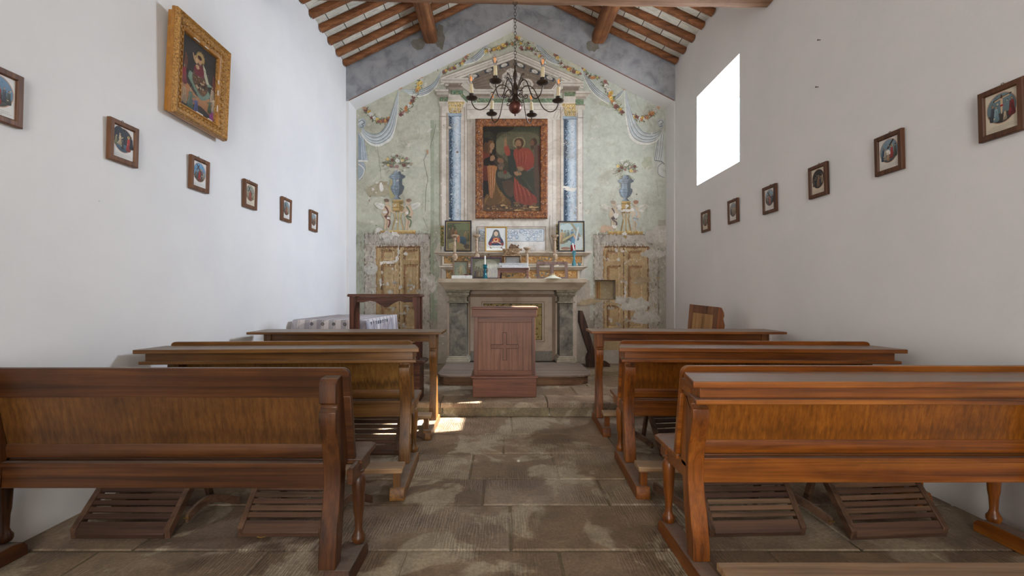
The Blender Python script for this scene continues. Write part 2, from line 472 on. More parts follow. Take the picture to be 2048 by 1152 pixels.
# ================================================================ room shell
XL, XR, XA, YA, YF, YB = -2.34, 2.58, 0.157, 6.8, 7.14, -2.9
EAVE, RIDGE = 4.60, 5.765
SL = (RIDGE-EAVE)/(XA+2.30)
def roofz(x): return RIDGE - SL*abs(x-XA)*(1.0 if x < XA else 1.0)
def wall_with_holes(ya, yb, za, zb, x0, x1, holes):
    mb = MB(); ys = sorted({ya, yb} | {h[0] for h in holes} | {h[1] for h in holes}); zs = sorted({za, zb} | {h[2] for h in holes} | {h[3] for h in holes})
    def solid(i, j):
        if not (0 <= i < len(ys)-1 and 0 <= j < len(zs)-1): return False
        cy, cz = (ys[i]+ys[i+1])/2, (zs[j]+zs[j+1])/2
        return not any(h[0] < cy < h[1] and h[2] < cz < h[3] for h in holes)
    for i in range(len(ys)-1):
        for j in range(len(zs)-1):
            if not solid(i, j): continue
            a, b, c, d = ys[i], ys[i+1], zs[j], zs[j+1]
            mb.add([(x0,a,c),(x0,b,c),(x0,b,d),(x0,a,d)], [(0,1,2,3)]); mb.add([(x1,a,c),(x1,b,c),(x1,b,d),(x1,a,d)], [(0,3,2,1)])
            if not solid(i-1, j): mb.add([(x0,a,c),(x0,a,d),(x1,a,d),(x1,a,c)], [(0,1,2,3)])
            if not solid(i+1, j): mb.add([(x0,b,c),(x0,b,d),(x1,b,d),(x1,b,c)], [(0,3,2,1)])
            if not solid(i, j-1): mb.add([(x0,a,c),(x0,b,c),(x1,b,c),(x1,a,c)], [(0,3,2,1)])
            if not solid(i, j+1): mb.add([(x0,a,d),(x0,b,d),(x1,b,d),(x1,a,d)], [(0,1,2,3)])
    b = bmesh.new()
    return mb
def build_nr(mb, name, mat, kind='structure'):
    o = mb.build(name, mat, smooth=False, kind=kind)
    return o
WIN = (4.955, 6.035, 2.665, 3.84)
mb = wall_with_holes(YB-.3, 7.6, -.1, 4.72, XR, 3.13, [WIN])
o = build_nr(mb, 'wall_right', M['wall'])
o = build_nr(MB().box(XL-.5, XL, YB-.3, 7.6, -.1, 4.72), 'wall_left', M['wall'])
# unseen rear wall: open entrance door, and a window added above for more light
mb = wall_with_holes(XL-.4, XR+.5, -.1, 6.1, YB-.3, YB, [(-.8, 1.0, 0.0, 2.45), (-.6, .8, 3.0, 4.1)])
mb.map(lambda v: (v.y, v.x, v.z))
build_nr(mb, 'wall_rear', M['wall'])
# window casement on the outer face
wf = MB()
for (a, b, c, d) in ((WIN[0]-.05, WIN[0]+.012, WIN[2], WIN[3]), (WIN[1]-.012, WIN[1]+.05, WIN[2], WIN[3]), (WIN[0]-.05, WIN[1]+.05, WIN[3]-.01, WIN[3]+.05), (WIN[0]-.05, WIN[1]+.05, WIN[2]-.05, WIN[2]+.01)):
    wf.box(3.131, 3.16, a, b, c, d)
wf.build('window_1', plain('pale_blue_window_paint', (150, 178, 190), .6), kind='structure', smooth=False)

# roof surface (tiles) lies above the rafters
th = 0.075
for sgn in (-1, 1):
    xe = (XL-.5) if sgn < 0 else (XR+.55)
    z0 = roofz(xe)+th; zr = RIDGE+th
    MB().add([(xe, YB-.3, z0), (XA, YB-.3, zr), (XA, 7.6, zr), (xe, 7.6, z0), (xe, YB-.3, z0+.08), (XA, YB-.3, zr+.08), (XA, 7.6, zr+.08), (xe, 7.6, z0+.08)],
           [(0,1,2,3), (7,6,5,4), (0,3,7,4), (0,4,5,1), (3,2,6,7), (1,5,6,2)]).build('ceiling', M['tiles'], kind='structure', smooth=False)

def rough_beam(p0, p1, w, h, seed, seg=24, amp=.008, taper=0.0, round_=.25, roll=0.0):
    r = random.Random(seed); p0, p1 = Vector(p0), Vector(p1); d = (p1-p0); L = d.length; d.normalize()
    up = Vector((0,0,1)); sd = d.cross(up).normalized(); up = sd.cross(d).normalized()
    mb = MB(); ring = []
    for (cx, cz) in ((-1,-1),(1,-1),(1,1),(-1,1)):
        for k in ((0,1) if round_ else (0,)):
            ax = cx*(1-round_*(k if cx*cz > 0 else 1-k)); az = cz*(1-round_*((1-k) if cx*cz > 0 else k)); ring.append((ax*w/2, az*h/2))
    n = len(ring); vs = []
    ph = [r.uniform(0, 6) for _ in range(6)]
    for i in range(seg+1):
        t = i/seg; c = p0+d*L*t; sc = 1-taper*t
        off = sd*amp*1.3*sin(ph[0]+t*5) + up*amp*sin(ph[1]+t*4)
        for (a, b) in ring:
            vs.append(c+off+sd*(a*sc+r.uniform(-amp, amp)*.6)+up*(b*sc+r.uniform(-amp, amp)*.6))
    fs = [(i*n+k, i*n+(k+1) % n, (i+1)*n+(k+1) % n, (i+1)*n+k) for i in range(seg) for k in range(n)]
    fs += [tuple(range(n-1, -1, -1)), tuple(seg*n+k for k in range(n))]
    mb.add(vs, fs); return mb
# tie beam across the nave
o = rough_beam((XL+.005, 4.345, 4.20), (XR-.005, 4.345, 4.115), .24, .22, 3, 40, .006).build('tie_beam', M['beam'], angle=60)
tag(o, 'thick rough timber tie beam spanning the nave from wall to wall above the chandelier', 'beam')
# purlins
for (xx, zz, sd, lb) in ((-1.08, 5.075, 5, 'round timber purlin under the left roof slope, ending in the grey gable'),
                     (1.44, 5.055, 9, 'round timber purlin under the right roof slope, ending in the grey gable')):
    o = rough_beam((xx, 6.84, zz), (xx, 3.4, zz), .20, .19, sd, 26, .009, 0, .42).build('purlin', M['beam_y'], angle=60)
    tag(o, lb, 'beam', 'purlins under the roof')
ORD = ['first', 'second', 'third', 'fourth', 'fifth', 'sixth', 'seventh', 'eighth', 'ninth', 'tenth']
for sgn, side in ((-1, 'left'), (1, 'right')):
    for i in range(9):
        y = 6.69 - .285*i + rnd.uniform(-.012, .012)
        xe = XL+.004 if sgn < 0 else XR-.004
        xs = XA + sgn*.02
        a = (xe, y, roofz(xe)+th/2); b = (xs, y+rnd.uniform(-.02, .02), roofz(xs)+th/2)
        o = rough_beam(a, b, .085, th-.004, 20+i+sgn*40, 16, .004, 0, .2).build('rafter', M['rafter'], angle=60)
        tag(o, '%s dark rafter of the %s roof slope counted from the altar gable' % (ORD[i], side), 'rafter', 'rafters of the %s roof slope' % side)

# gable arch in front of the fresco: grey face, white reveal
zi, za_, xi0, xi1 = 4.114, 5.34, -2.295, 2.563
inn = [(xi0, -.05), (xi0, zi), (XA, za_), (xi1, zi), (xi1, -.05)]
xo0, xo1 = XL-.2, XR+.2
out = [(xo0, -.05), (xo0, zi), (XA, RIDGE+.09), (xo1, zi), (xo1, -.05)]
out2 = [(xo0, zi), (xo0, roofz(xo0)+.09), (XA, RIDGE+.09), (xo1, roofz(xo1)+.09), (xo1, zi)]
ar = MB()
for (a, b, c, d, mi) in ((inn[0], inn[1], (xo0, zi), out[0], 0), (inn[3], inn[4], out[4], (xo1, zi), 0)):
    ar.mi = mi; ar.add([(p[0], YA, p[1]) for p in (a, b, c, d)], [(0,1,2,3)])
ar.mi = 1
ar.add([(p[0], YA, p[1]) for p in (inn[1], inn[2], out2[2], out2[1], out2[0])], [(0,1,2,3,4)])
ar.add([(p[0], YA, p[1]) for p in (inn[2], inn[3], out2[4], out2[3], out2[2])], [(0,1,2,3,4)])
ar.mi = 0
for i in range(4):
    a, b = inn[i], inn[i+1]
    ar.add([(a[0], YA, a[1]), (b[0], YA, b[1]), (b[0], 7.2, b[1]), (a[0], 7.2, a[1])], [(0,1,2,3)])
ar.mi = 2
for i in (1, 2):                        # thin red-brown line along the edge of the grey band
    a, b = inn[i], inn[i+1]
    ar.add([(a[0], YA-.002, a[1]+.001), (b[0], YA-.002, b[1]+.001), (b[0], YA-.002, b[1]+.016), (a[0], YA-.002, a[1]+.016)], [(0,1,2,3)])
    a2, b2 = out2[i], out2[i+1]
ar.mi = 3
def blobpoly(cx, cz, rx, rz, seed, n=14):
    r = random.Random(seed)
    return [(cx+rx*cos(2*pi*k/n)*r.uniform(.7, 1.15), cz+rz*sin(2*pi*k/n)*r.uniform(.7, 1.15)) for k in range(n)]
for (px, py, rx, rz, sd) in ((838, 88, .12, .1, 1), (880, 75, .07, .22, 2), (1186, 92, .1, .1, 3)):
    q = blobpoly(X(px, YA), Z(py, YA), rx, rz, sd); ar.add([(p[0], YA-.003, p[1]) for p in q], [tuple(range(len(q)))])
me_o = ar.build('trim_1', [M['wall'], M['grey'], M['redline'], M['cement']], kind='structure', smooth=False)

# ================================================================ floor: stone slabs
def floormat():
    m, nt, b = newmat('worn_stone_slabs'); n = N(nt)
    c = n.n('ShaderNodeAttribute', attribute_name='Col').outputs['Color']
    v = n.coord('Object')
    big = n.noise(v, 1.9, 5, .6, .5); med = n.noise(v, 6, 7, .7, .8); fine = n.noise(v, 60, 6, .75)
    c = n.mix(n.ramp(n.noise(v, 1.5, 5, .6, .8), [(.46, B0), (.60, g4(.6))]), c, C4((114, 91, 68)))
    c = n.mix(n.ramp(big, [(.52, B0), (.56, g4(.72))]), c, C4((192, 176, 150)))
    c = n.mix(1.0, c, n.ramp(med, [(.3, g4(.6)), (.62, g4(1.08))]), 'MULTIPLY')
    c = n.mix(.8, c, n.ramp(fine, [(.32, g4(.5)), (.6, g4(1))]), 'MULTIPLY')
    ch = n.n('ShaderNodeTexWave', i_Vector=n.coord('Object', (1, .16, 1)), i_Scale=20.0, i_Distortion=8.0, i_Detail=4.0, i_Detail_Scale=2.0).outputs['Fac']
    msk = n.ramp(n.noise(v, 1.6, 3, .55), [(.47, B0), (.56, W1)])
    c = n.mix(n.math('MULTIPLY', msk, .45), c, n.mix(1.0, c, n.ramp(ch, [(.3, g4(.55)), (.7, g4(1.2))]), 'MULTIPLY'))
    n.link(c, b.inputs['Base Color'])
    n.link(n.ramp(med, [(.3, g4(.45)), (.7, g4(.7))]), b.inputs['Roughness'])
    h = n.math('ADD', n.math('MULTIPLY', med, .8), n.math('ADD', n.math('MULTIPLY', fine, .35), n.math('MULTIPLY', n.math('MULTIPLY', ch, msk), .35)))
    n.link(n.bump(h, .7, .01), b.inputs['Normal'])
    return m
M['floor'] = floormat()
STEP_Y, STEP_Z = 4.54, .14
def slab_mesh(name, slabs, ground):
    # slabs: (x0,x1,y0,y1,ztop,zbot,colour)
    vs = []; fs = []; cs = []
    def q(pts, c):
        b = len(vs); vs.extend(pts); fs.append(tuple(range(b, b+len(pts)))); cs.extend([c]*len(pts))
    for (x0, x1, y0, y1, zt, zb, c) in slabs:
        c = C3(c); g = .004; e = .009
        a = [(x0+g, y0+g), (x1-g, y0+g), (x1-g, y1-g), (x0+g, y1-g)]
        i = [(x0+g+e, y0+g+e), (x1-g-e, y0+g+e), (x1-g-e, y1-g-e), (x0+g+e, y1-g-e)]
        z2 = [zt+rnd.uniform(-.0025, .0025) for _ in range(4)]
        q([(i[k][0], i[k][1], z2[k]) for k in range(4)], c)
        for k in range(4):
            k2 = (k+1) % 4
            q([(a[k][0], a[k][1], zt-.008), (a[k2][0], a[k2][1], zt-.008), (i[k2][0], i[k2][1], z2[k2]), (i[k][0], i[k][1], z2[k])], c)
            q([(a[k][0], a[k][1], zb), (a[k2][0], a[k2][1], zb), (a[k2][0], a[k2][1], zt-.008), (a[k][0], a[k][1], zt-.008)], c)
    for (x0, x1, y0, y1, z) in ground:
        q([(x0,y0,z), (x1,y0,z), (x1,y1,z), (x0,y1,z)], C3((120, 104, 78)))
    me = bpy.data.meshes.new(name); me.from_pydata(vs, [], fs)
    at = me.color_attributes.new('Col', 'FLOAT_COLOR', 'CORNER')
    at.data.foreach_set('color', [t for c in cs for t in (c[0], c[1], c[2], 1.0)])
    me.materials.append(M['floor']); o = bpy.data.objects.new(name, me); COL.objects.link(o); o['kind'] = 'structure'; return o
rows = [-2.9, -2.3, -1.6, -.9, -.2, .4, 1.0, 1.55, 2.145, 2.61, 2.98, 3.47, 3.96, STEP_Y]
joints = {7: [-1.9, -1.1, -.456, .267, 1.25, 2.0], 8: [-1.75, -.9, .04, .98, 1.7], 9: [-2.0, -1.15, -.12, .62, 1.4],
          10: [-1.5, -.22, .37, 1.3, 2.1], 11: [-1.9, -.95, .007, .9, 1.7]}
tones = [(160, 137, 112), (148, 125, 100), (166, 146, 122), (138, 118, 98), (160, 140, 120), (152, 129, 102)]
sl = []
for i in range(len(rows)-1):
    js = joints.get(i) or [XL+.3+rnd.uniform(.2, .5)+k*.9 for k in range(5)]
    xs = [XL-.05]+sorted(js)+[XR+.05]
    for a, b in zip(xs, xs[1:]): sl.append((a, b, rows[i], rows[i+1], 0.0, -.05, rnd.choice(tones)))
slab_mesh('floor', sl, [(XL-.4, XR+.4, YB-.6, STEP_Y+.05, -.006)])
# presbytery step
sl = []
xs = [XL-.05, -1.5, -.62, .45, 1.15, 1.9, XR+.05]
for a, b in zip(xs, xs[1:]): sl.append((a, b, STEP_Y-.012, STEP_Y+.34, STEP_Z, STEP_Z-.055, (172, 148, 122)))
for a, b in zip(xs, xs[1:]): sl.append((a+.02, b+.02, STEP_Y+.012, STEP_Y+.3, STEP_Z-.055, -.02, (156, 142, 108)))
xs2 = [XL-.05, -1.2, -.2, .8, 1.7, XR+.05]
for j, (ya, yb) in enumerate(((STEP_Y+.34, 5.35), (5.35, 6.0), (6.0, 6.6), (6.6, 7.2))):
    for a, b in zip(xs2, xs2[1:]): sl.append((a+(j % 2)*.2*(a > XL), b+(j % 2)*.2*(b < XR), ya, yb, STEP_Z, STEP_Z-.05, rnd.choice(tones)))
o = slab_mesh('floor_step', sl, [(XL-.1, XR+.1, STEP_Y+.03, 7.3, STEP_Z-.006)])
# ================================================================ painted altar wall
NX0, NX1, NY0, NY1 = 1189, 1231, 560, 599.5      # square niche
GF = 1.16
fp = Paint(lambda x, y, d: (X(x, YF), YF-d, Z(y, YF)), 3e-6, GF, hole=(NX0, NY0, NX1, NY1))
def pale(c):                             # old lime paint: chalky, a little faded
    l = .3*c[0]+.6*c[1]+.1*c[2]
    c = [v*.80+l*.20 for v in c]
    return tuple(v*.84+q*.16 for v, q in zip(c, (214, 205, 188)))
fp.tone = pale
BEI, BEI2, LINE = (212, 202, 188), (196, 184, 168), (150, 132, 116)
fp.poly([(668, 760), (668, 180), (1026, -20), (1375, 180), (1375, 760)], (184, 186, 163))
fp.poly([(1160, 700), (1160, 120), (1375, 235), (1375, 700)], (186, 196, 184), (190, 192, 176))
fp.poly([(700, 500), (700, 440), (880, 470), (880, 500)], (172, 176, 152))
for _ in range(60):                      # cloudy uneven green wash
    x, y = fp.r.uniform(716, 1325), fp.r.uniform(120, 470)
    if 885 < x < 1165: continue
    t = fp.r.choice([(182, 187, 166), (172, 178, 152), (188, 190, 172), (190, 196, 184) if x > 1160 else (180, 184, 160)])
    fp.ell(x, y, fp.r.uniform(8, 26), fp.r.uniform(5, 16), t, jit=.25)
# lower zone
fp.rect(700, 640, 1340, 760, (160, 150, 134))
fp.rect(713, 466, 730, 700, (166, 168, 148)); fp.rect(1316, 440, 1332, 700, (170, 166, 150))
fp.rect(861, 240, 881, 640, (150, 160, 132)); fp.rect(868, 240, 881, 600, (170, 176, 152))
fp.rect(875, 560, 1180, 760, (176, 162, 144))
# marble door surrounds
def surround(x0, x1, y0, xa, xb, ya):
    fp.rect(x0, y0, x1, 735, (190, 180, 164)); fp.rect(x0, y0, x1, ya-3, (186, 176, 164)); fp.frame(x0, y0, x1, 735, 1.2, (120, 108, 96))
    fp.line([(x0, ya-3), (x1, ya-3)], 1, (140, 126, 112), False)
    fp.veins(x0+2, y0+2, x1-2, ya-4, (130, 120, 116), 34, .8, 16)
    fp.veins(x0+2, ya, xa-3, 700, (140, 128, 118), 46, .8, 18); fp.veins(xb+3, ya, x1-2, 700, (140, 128, 118), 46, .8, 18)
surround(729, 861, 467, 752, 842, 492)
surround(1187, 1317, 468.5, 1206, 1297, 492)
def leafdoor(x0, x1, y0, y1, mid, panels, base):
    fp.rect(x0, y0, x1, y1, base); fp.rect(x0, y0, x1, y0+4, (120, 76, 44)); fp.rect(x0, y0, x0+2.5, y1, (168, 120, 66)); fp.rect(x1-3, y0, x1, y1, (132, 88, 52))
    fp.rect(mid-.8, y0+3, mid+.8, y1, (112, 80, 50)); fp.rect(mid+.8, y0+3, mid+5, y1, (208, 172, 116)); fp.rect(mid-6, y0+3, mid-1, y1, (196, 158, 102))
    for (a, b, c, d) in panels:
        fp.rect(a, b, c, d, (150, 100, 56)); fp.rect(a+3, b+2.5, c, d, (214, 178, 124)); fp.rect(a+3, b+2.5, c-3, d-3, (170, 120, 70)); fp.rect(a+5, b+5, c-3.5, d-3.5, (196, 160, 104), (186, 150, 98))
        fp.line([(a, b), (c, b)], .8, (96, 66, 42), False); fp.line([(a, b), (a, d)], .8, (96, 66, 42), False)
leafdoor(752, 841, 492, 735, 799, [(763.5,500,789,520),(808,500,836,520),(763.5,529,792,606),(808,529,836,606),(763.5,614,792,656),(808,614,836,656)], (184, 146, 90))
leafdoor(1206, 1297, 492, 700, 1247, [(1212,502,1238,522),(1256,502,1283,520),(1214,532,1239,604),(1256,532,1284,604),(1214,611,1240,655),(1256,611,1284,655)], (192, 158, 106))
# swags, drapery and garlands ------------------------------------------------
DB, DL, DM, DW = (86, 102, 118), (198, 206, 208), (170, 184, 190), (226, 226, 218)
def drape(outer, inner, wl=5, tone=DM):
    n = len(outer); nn = 14
    A = catmull([(p[0], p[1], 0) for p in outer], nn); Bq = catmull([(p[0], p[1], 0) for p in inner], nn)
    m = min(len(A), len(Bq)); A = A[:m]; Bq = Bq[:m]
    def band(t0, t1, c):
        fp.k += 1
        for i in range(m-1):
            q = [A[i].lerp(Bq[i], t0), A[i+1].lerp(Bq[i+1], t0), A[i+1].lerp(Bq[i+1], t1), A[i].lerp(Bq[i], t1)]
            fp.poly([(p.x, p.y) for p in q], c, new=False)
    band(-.06, 1.0, tone); band(-.1, .1, DW); band(.1, .3, DL); band(.42, .56, DL); band(.7, .82, DL)
    for t in (.16, .4, .7, .97):
        q = [A[i].lerp(Bq[i], t) for i in range(2, m-1)]
        fp.line([(p.x, p.y) for p in q[::3]], wl, DB, taper=True)
def knot(cx, cy, rx, ry):
    fp.ell(cx, cy, rx, ry, DM, jit=.08); fp.ell(cx-rx*.2, cy-ry*.3, rx*.6, ry*.5, DL, jit=.1)
    fp.line([(cx-rx*.8, cy-ry*.2), (cx, cy-ry*.6), (cx+rx*.6, cy-ry*.1), (cx, cy+ry*.1), (cx+rx*.3, cy+ry*.6), (cx-rx*.5, cy+ry*.7)], rx*.16, DB)
FLC = [(122, 70, 66), (206, 204, 196), (214, 158, 44), (150, 86, 74), (196, 112, 50), (118, 62, 60), (224, 180, 70)]
def garland(pts, dens=1.0, wd=13, fade=1.0):
    q = catmull([(p[0], p[1], 0) for p in pts], 10)
    for i, p in enumerate(q):
        for _ in range(5):
            a = fp.r.uniform(0, 6.28); l = fp.r.uniform(.5, 1.25)*wd
            x, y = p.x+fp.r.uniform(-.5, .5)*wd, p.y+fp.r.uniform(-.5, .5)*wd
            c = fp.r.choice([(96, 110, 74), (76, 94, 62), (124, 132, 92), (104, 92, 60)])
            fp.poly([(x, y), (x+cos(a)*l*.5-sin(a)*l*.15, y+sin(a)*l*.5+cos(a)*l*.15), (x+cos(a)*l, y+sin(a)*l), (x+cos(a)*l*.5+sin(a)*l*.15, y+sin(a)*l*.5-cos(a)*l*.15)], c)
    for i in range(0, len(q), max(1, int(3/dens))):
        p = q[i]; c = fp.r.choice(FLC); r = wd*fp.r.uniform(.42, .68); x = p.x+fp.r.uniform(-.4, .4)*wd; y = p.y+fp.r.uniform(-.4, .4)*wd
        fp.ell(x, y, r, r, c, n=12, jit=.22)
        fp.ell(x+r*.1, y+r*.1, r*.45, r*.4, tuple(int(v*.8) for v in c), n=8, jit=.2)
        fp.ell(x-r*.3, y-r*.3, r*.28, r*.25, tuple(min(255, int(v*1.2)) for v in c), n=7)
fp.at(680, 0, 2.4)
drape([(715,205),(690,262),(650,296),(592,312)], [(716,203),(680,236),(640,272),(604,290)], 3)
drape([(492,330),(470,400),(430,445),(380,462),(330,452)], [(488,335),(455,390),(415,420),(372,430),(290,428)], 3)
drape([(930,203),(965,262),(1005,296),(1062,318)], [(934,200),(975,236),(1010,270),(1052,292)], 3, (170, 184, 190))
drape([(1158,330),(1185,400),(1225,455),(1290,500)], [(1164,332),(1200,385),(1240,430),(1300,470)], 3, (176, 188, 190))
drape([(1300,470),(1325,478),(1345,462),(1365,430)], [(1290,455),(1320,462),(1340,448),(1364,428)], 2)
garland([(125,525),(160,565),(200,582),(240,570)], 1.3, 15); garland([(285,550),(330,515),(362,455),(388,385)], 1.4, 16)
garland([(498,345),(545,325),(590,296),(612,258)], 1.2, 13); garland([(700,246),(735,236),(775,228),(805,212)], 1.3, 13)
garland([(828,205),(848,185),(870,195)], 1, 13); garland([(870,230),(905,232),(945,255),(962,275)], 1.5, 14)
garland([(1035,262),(1065,312),(1110,335),(1150,352)], 1.2, 13); garland([(1168,330),(1200,368),(1240,372)], 1, 11)
garland([(1268,395),(1290,440),(1318,500),(1352,540)], 1.4, 17); garland([(1398,555),(1440,570),(1480,560),(1512,532)], 1.3, 15)
garland([(770,232),(830,212),(905,212)], .6, 10)
for (x, y) in ((118,520),(288,424),(388,372),(612,255),(720,200),(830,150),(935,202),(1040,258),(1150,312),(1252,366),(1366,428),(1528,518)):
    fp.ell(x, y, 10, 7, (196, 140, 104), jit=.45, n=9)
fp.at(680, 180, 3.84)
fp.poly([(140,325),(185,370),(200,450),(212,545),(140,548)], (168,182,194)); fp.poly([(150,350),(165,380),(160,540),(140,540),(140,340)], (130,148,166))
for x in (158, 176, 194): fp.line([(x-8, 360), (x-2, 450), (x+4, 535)], 3, (112,132,150))
fp.smooth([(140,545),(180,552),(196,600),(178,660),(142,690)], (150,166,178)); fp.line([(142,545),(215,548)], 12, DW); fp.line([(142,570),(185,605),(180,650),(148,690)], 7, DW)
drape([(455,5),(440,200),(405,350),(350,405),(285,428),(215,402),(160,330)], [(450,5),(410,130),(372,240),(320,318),(265,338),(215,325),(175,290)], 4)
knot(170, 258, 32, 42)
fp.at(1160, 180, 3.84)
fp.poly([(596,350),(640,300),(646,560),(570,542)], (196,204,204)); fp.smooth([(592,560),(645,570),(646,670),(612,660),(590,610)], (200,206,204))
for x in (0, 18, 34): fp.line([(606+x, 340), (598+x, 440), (585+x, 535)], 3, (92,104,112))
fp.line([(570,540),(600,545),(628,552),(646,572)], 6, (100,112,120)); fp.line([(632,560),(600,590),(598,640),(622,665),(646,672)], 4, (92,104,112)); fp.line([(600,350),(588,440),(570,540)], 4, (92,104,112))
drape([(340,8),(352,200),(380,340),(432,398),(510,415),(585,392),(625,330),(642,290)], [(352,8),(395,170),(430,250),(480,318),(540,335),(590,325),(615,305),(632,280)], 4, (176,190,198))
knot(620, 255, 28, 38)
# urns with flowers on gilt tripods held by putti ----------------------------------
def bouquet(cx, cy, rx, ry, fl):
    for _ in range(150):
        a = fp.r.uniform(pi*1.0, pi*2.0) if fp.r.random() < .8 else fp.r.uniform(0, 6.28); k = fp.r.uniform(.3, 1.1)
        x, y = cx+cos(a)*rx*k, cy+sin(a)*ry*k+ry*.2
        fp.line([(cx+(x-cx)*.7, cy+(y-cy)*.7), (x, y)], 2.6, fp.r.choice([(96,108,78),(120,124,90),(84,92,70)]), False)
        fp.ell(x, y, 5, 3, fp.r.choice([(110,120,88),(94,104,76),(136,130,96)]), n=6, jit=.3, rot=a)
    for (x, y, r, c) in fl:
        fp.ell(x, y, r, r*.9, c, n=12, jit=.15); fp.ell(x+2, y+2, r*.45, r*.4, tuple(int(v*.85) for v in c), n=8)
MA, WH, YE, RO = (112,66,62), (216,216,208), (222,184,96), (150,110,104)
fp.at(680, 180, 3.84)
fp.ell(300, 770, 100, 50, (168,158,128), jit=.2); fp.ell(400, 760, 24, 70, (176,166,110), jit=.15); fp.ell(330, 720, 40, 18, (158,140,108), jit=.3)
bouquet(440, 570, 112, 80, [(402,540,14,MA),(442,543,16,WH),(480,542,13,YE),(366,532,12,YE),(512,526,12,RO),(395,586,15,RO),(436,592,18,(150,112,106)),(494,578,16,MA),(530,582,11,WH),(372,578,9,YE),(350,585,9,WH),(440,506,10,MA),(412,500,12,WH),(498,618,10,WH)])
def urn(cx, y0, y1, w, c):
    h = y1-y0; d = tuple(int(v*.66) for v in c); l = tuple(min(255, int(v*1.22)) for v in c)
    prof = [(.28,0),(.42,.08),(.5,.14),(.98,.2),(.98,.26),(.62,.3),(.6,.5),(.84,.56),(.82,.66),(.55,.82),(.2,.9),(.2,.93),(.5,1)]
    fp.poly([(cx-w*p, y0+h*t) for p, t in prof]+[(cx+w*p, y0+h*t) for p, t in prof[::-1]], c)
    fp.poly([(cx+w*p*.3, y0+h*t) for p, t in prof]+[(cx+w*p, y0+h*t) for p, t in prof[::-1]], d)
    fp.poly([(cx-w*p*.75, y0+h*t) for p, t in prof]+[(cx-w*p*.45, y0+h*t) for p, t in prof[::-1]], l)
    for t in (.14, .23, .3, .55, .66): fp.line([(cx-w*.8, y0+h*t), (cx, y0+h*t+3), (cx+w*.8, y0+h*t)], 2.5, d)
    for k in range(7): fp.line([(cx-w*.7+k*w*.23, y0+h*.66), (cx-w*.3+k*w*.1, y0+h*.86)], 2, d, False)
urn(441, 615, 838, 62, (112,130,146))
def tripod(cx, y0, y1, w, c, slab):
    d = tuple(int(v*.68) for v in c)
    fp.poly([(cx-w,y0),(cx+w,y0),(cx+w*.75,y0+14),(cx+w*.95,y0+40),(cx+w*.8,y0+80),(cx-w*.8,y0+80),(cx-w*.95,y0+40),(cx-w*.75,y0+14)], c)
    fp.rect(cx+w*.2, y0+8, cx+w*.75, y0+78, d); fp.rect(cx-w, y0+14, cx+w, y0+20, d); fp.rect(cx-w, y0+55, cx+w, y0+60, d)
    for sg in (-1, 1):
        fp.line([(cx+sg*w*.7, y0+84), (cx+sg*w*.35, y0+140), (cx+sg*w*.45, (y0+y1)/2+30), (cx+sg*w*.9, y1-4)], 6, c)
        fp.line([(cx+sg*w*.9, y0+84), (cx+sg*w*.55, y0+140), (cx+sg*w*.62, (y0+y1)/2+30), (cx+sg*w*1.05, y1-4)], 3, d)
    fp.rect(cx-4, y0+84, cx+4, y1, c); fp.rect(cx-w*.8, y0+80, cx+w*.8, y0+92, d)
    fp.rect(slab[0], y1, slab[1], y1+9, (216,180,96)); fp.rect(slab[0], y1+9, slab[1], y1+25, (182,136,66))
def putto(cx, hy, fy, hair, sash, dirn, faint=0):
    sk = (204,170,134) if not faint else (206,186,156); sd = (150,116,90)
    h = fy-hy
    fp.smooth([(cx-dirn*20,hy+22),(cx-dirn*75,hy+5),(cx-dirn*95,hy+20),(cx-dirn*70,hy+48),(cx-dirn*30,hy+60)], (214,212,200))
    for k in range(3): fp.line([(cx-dirn*(80-k*14), hy+18+k*9), (cx-dirn*30, hy+36+k*7)], 2.2, (170,172,164))
    fp.smooth([(cx-22,hy+30),(cx+22,hy+30),(cx+26,hy+85),(cx+20,hy+h*.6),(cx-20,hy+h*.6),(cx-26,hy+85)], sk)
    fp.smooth([(cx-18,hy+h*.55),(cx+2,hy+h*.55),(cx-2,hy+h*.78),(cx-6,fy),(cx-20,fy),(cx-18,hy+h*.8)], sk)
    fp.smooth([(cx,hy+h*.55),(cx+20,hy+h*.55),(cx+24,hy+h*.78),(cx+14,fy),(cx,fy),(cx+4,hy+h*.8)], sk)
    fp.line([(cx+dirn*15, hy+42), (cx+dirn*40, hy+80), (cx+dirn*62, hy+78)], 11, sk); fp.line([(cx-dirn*15, hy+45), (cx-dirn*34, hy+90), (cx-dirn*20, hy+118)], 11, sk)
    fp.line([(cx+6, hy+50), (cx+12, hy+120)], 3, sd); fp.line([(cx, hy+h*.6), (cx+1, fy-20)], 3, sd)
    fp.line([(cx-14, hy+36), (cx+10, hy+80), (cx-10, hy+120), (cx+22, hy+150), (cx+10, fy-10)], 12, sash); fp.line([(cx-20, hy+112), (cx+24, hy+120)], 13, tuple(int(v*.85) for v in sash))
    fp.ell(cx+dirn*2, hy, 19, 22, sk); fp.ell(cx-dirn*4, hy-10, 20, 14, hair, jit=.12); fp.ell(cx+dirn*8, hy+2, 2, 1.6, (80,60,50)); fp.line([(cx+dirn*6, hy+11), (cx+dirn*13, hy+11)], 2, (150,90,80), False)
tripod(446, 845, 1078, 45, (190,146,72), (310, 580))
putto(362, 858, 1066, (110,84,70), (112,62,56), 1); putto(524, 858, 1066, (142,104,84), (98,116,86), -1)
for (x, y, rx, ry) in ((322,745,16,28),(300,1072,26,12),(345,938,20,10),(370,984,14,9),(515,945,14,12),(430,1110,30,16),(285,715,12,10),(255,765,9,14)):
    fp.ell(x, y, rx, ry, (226,220,212), jit=.4, n=11)
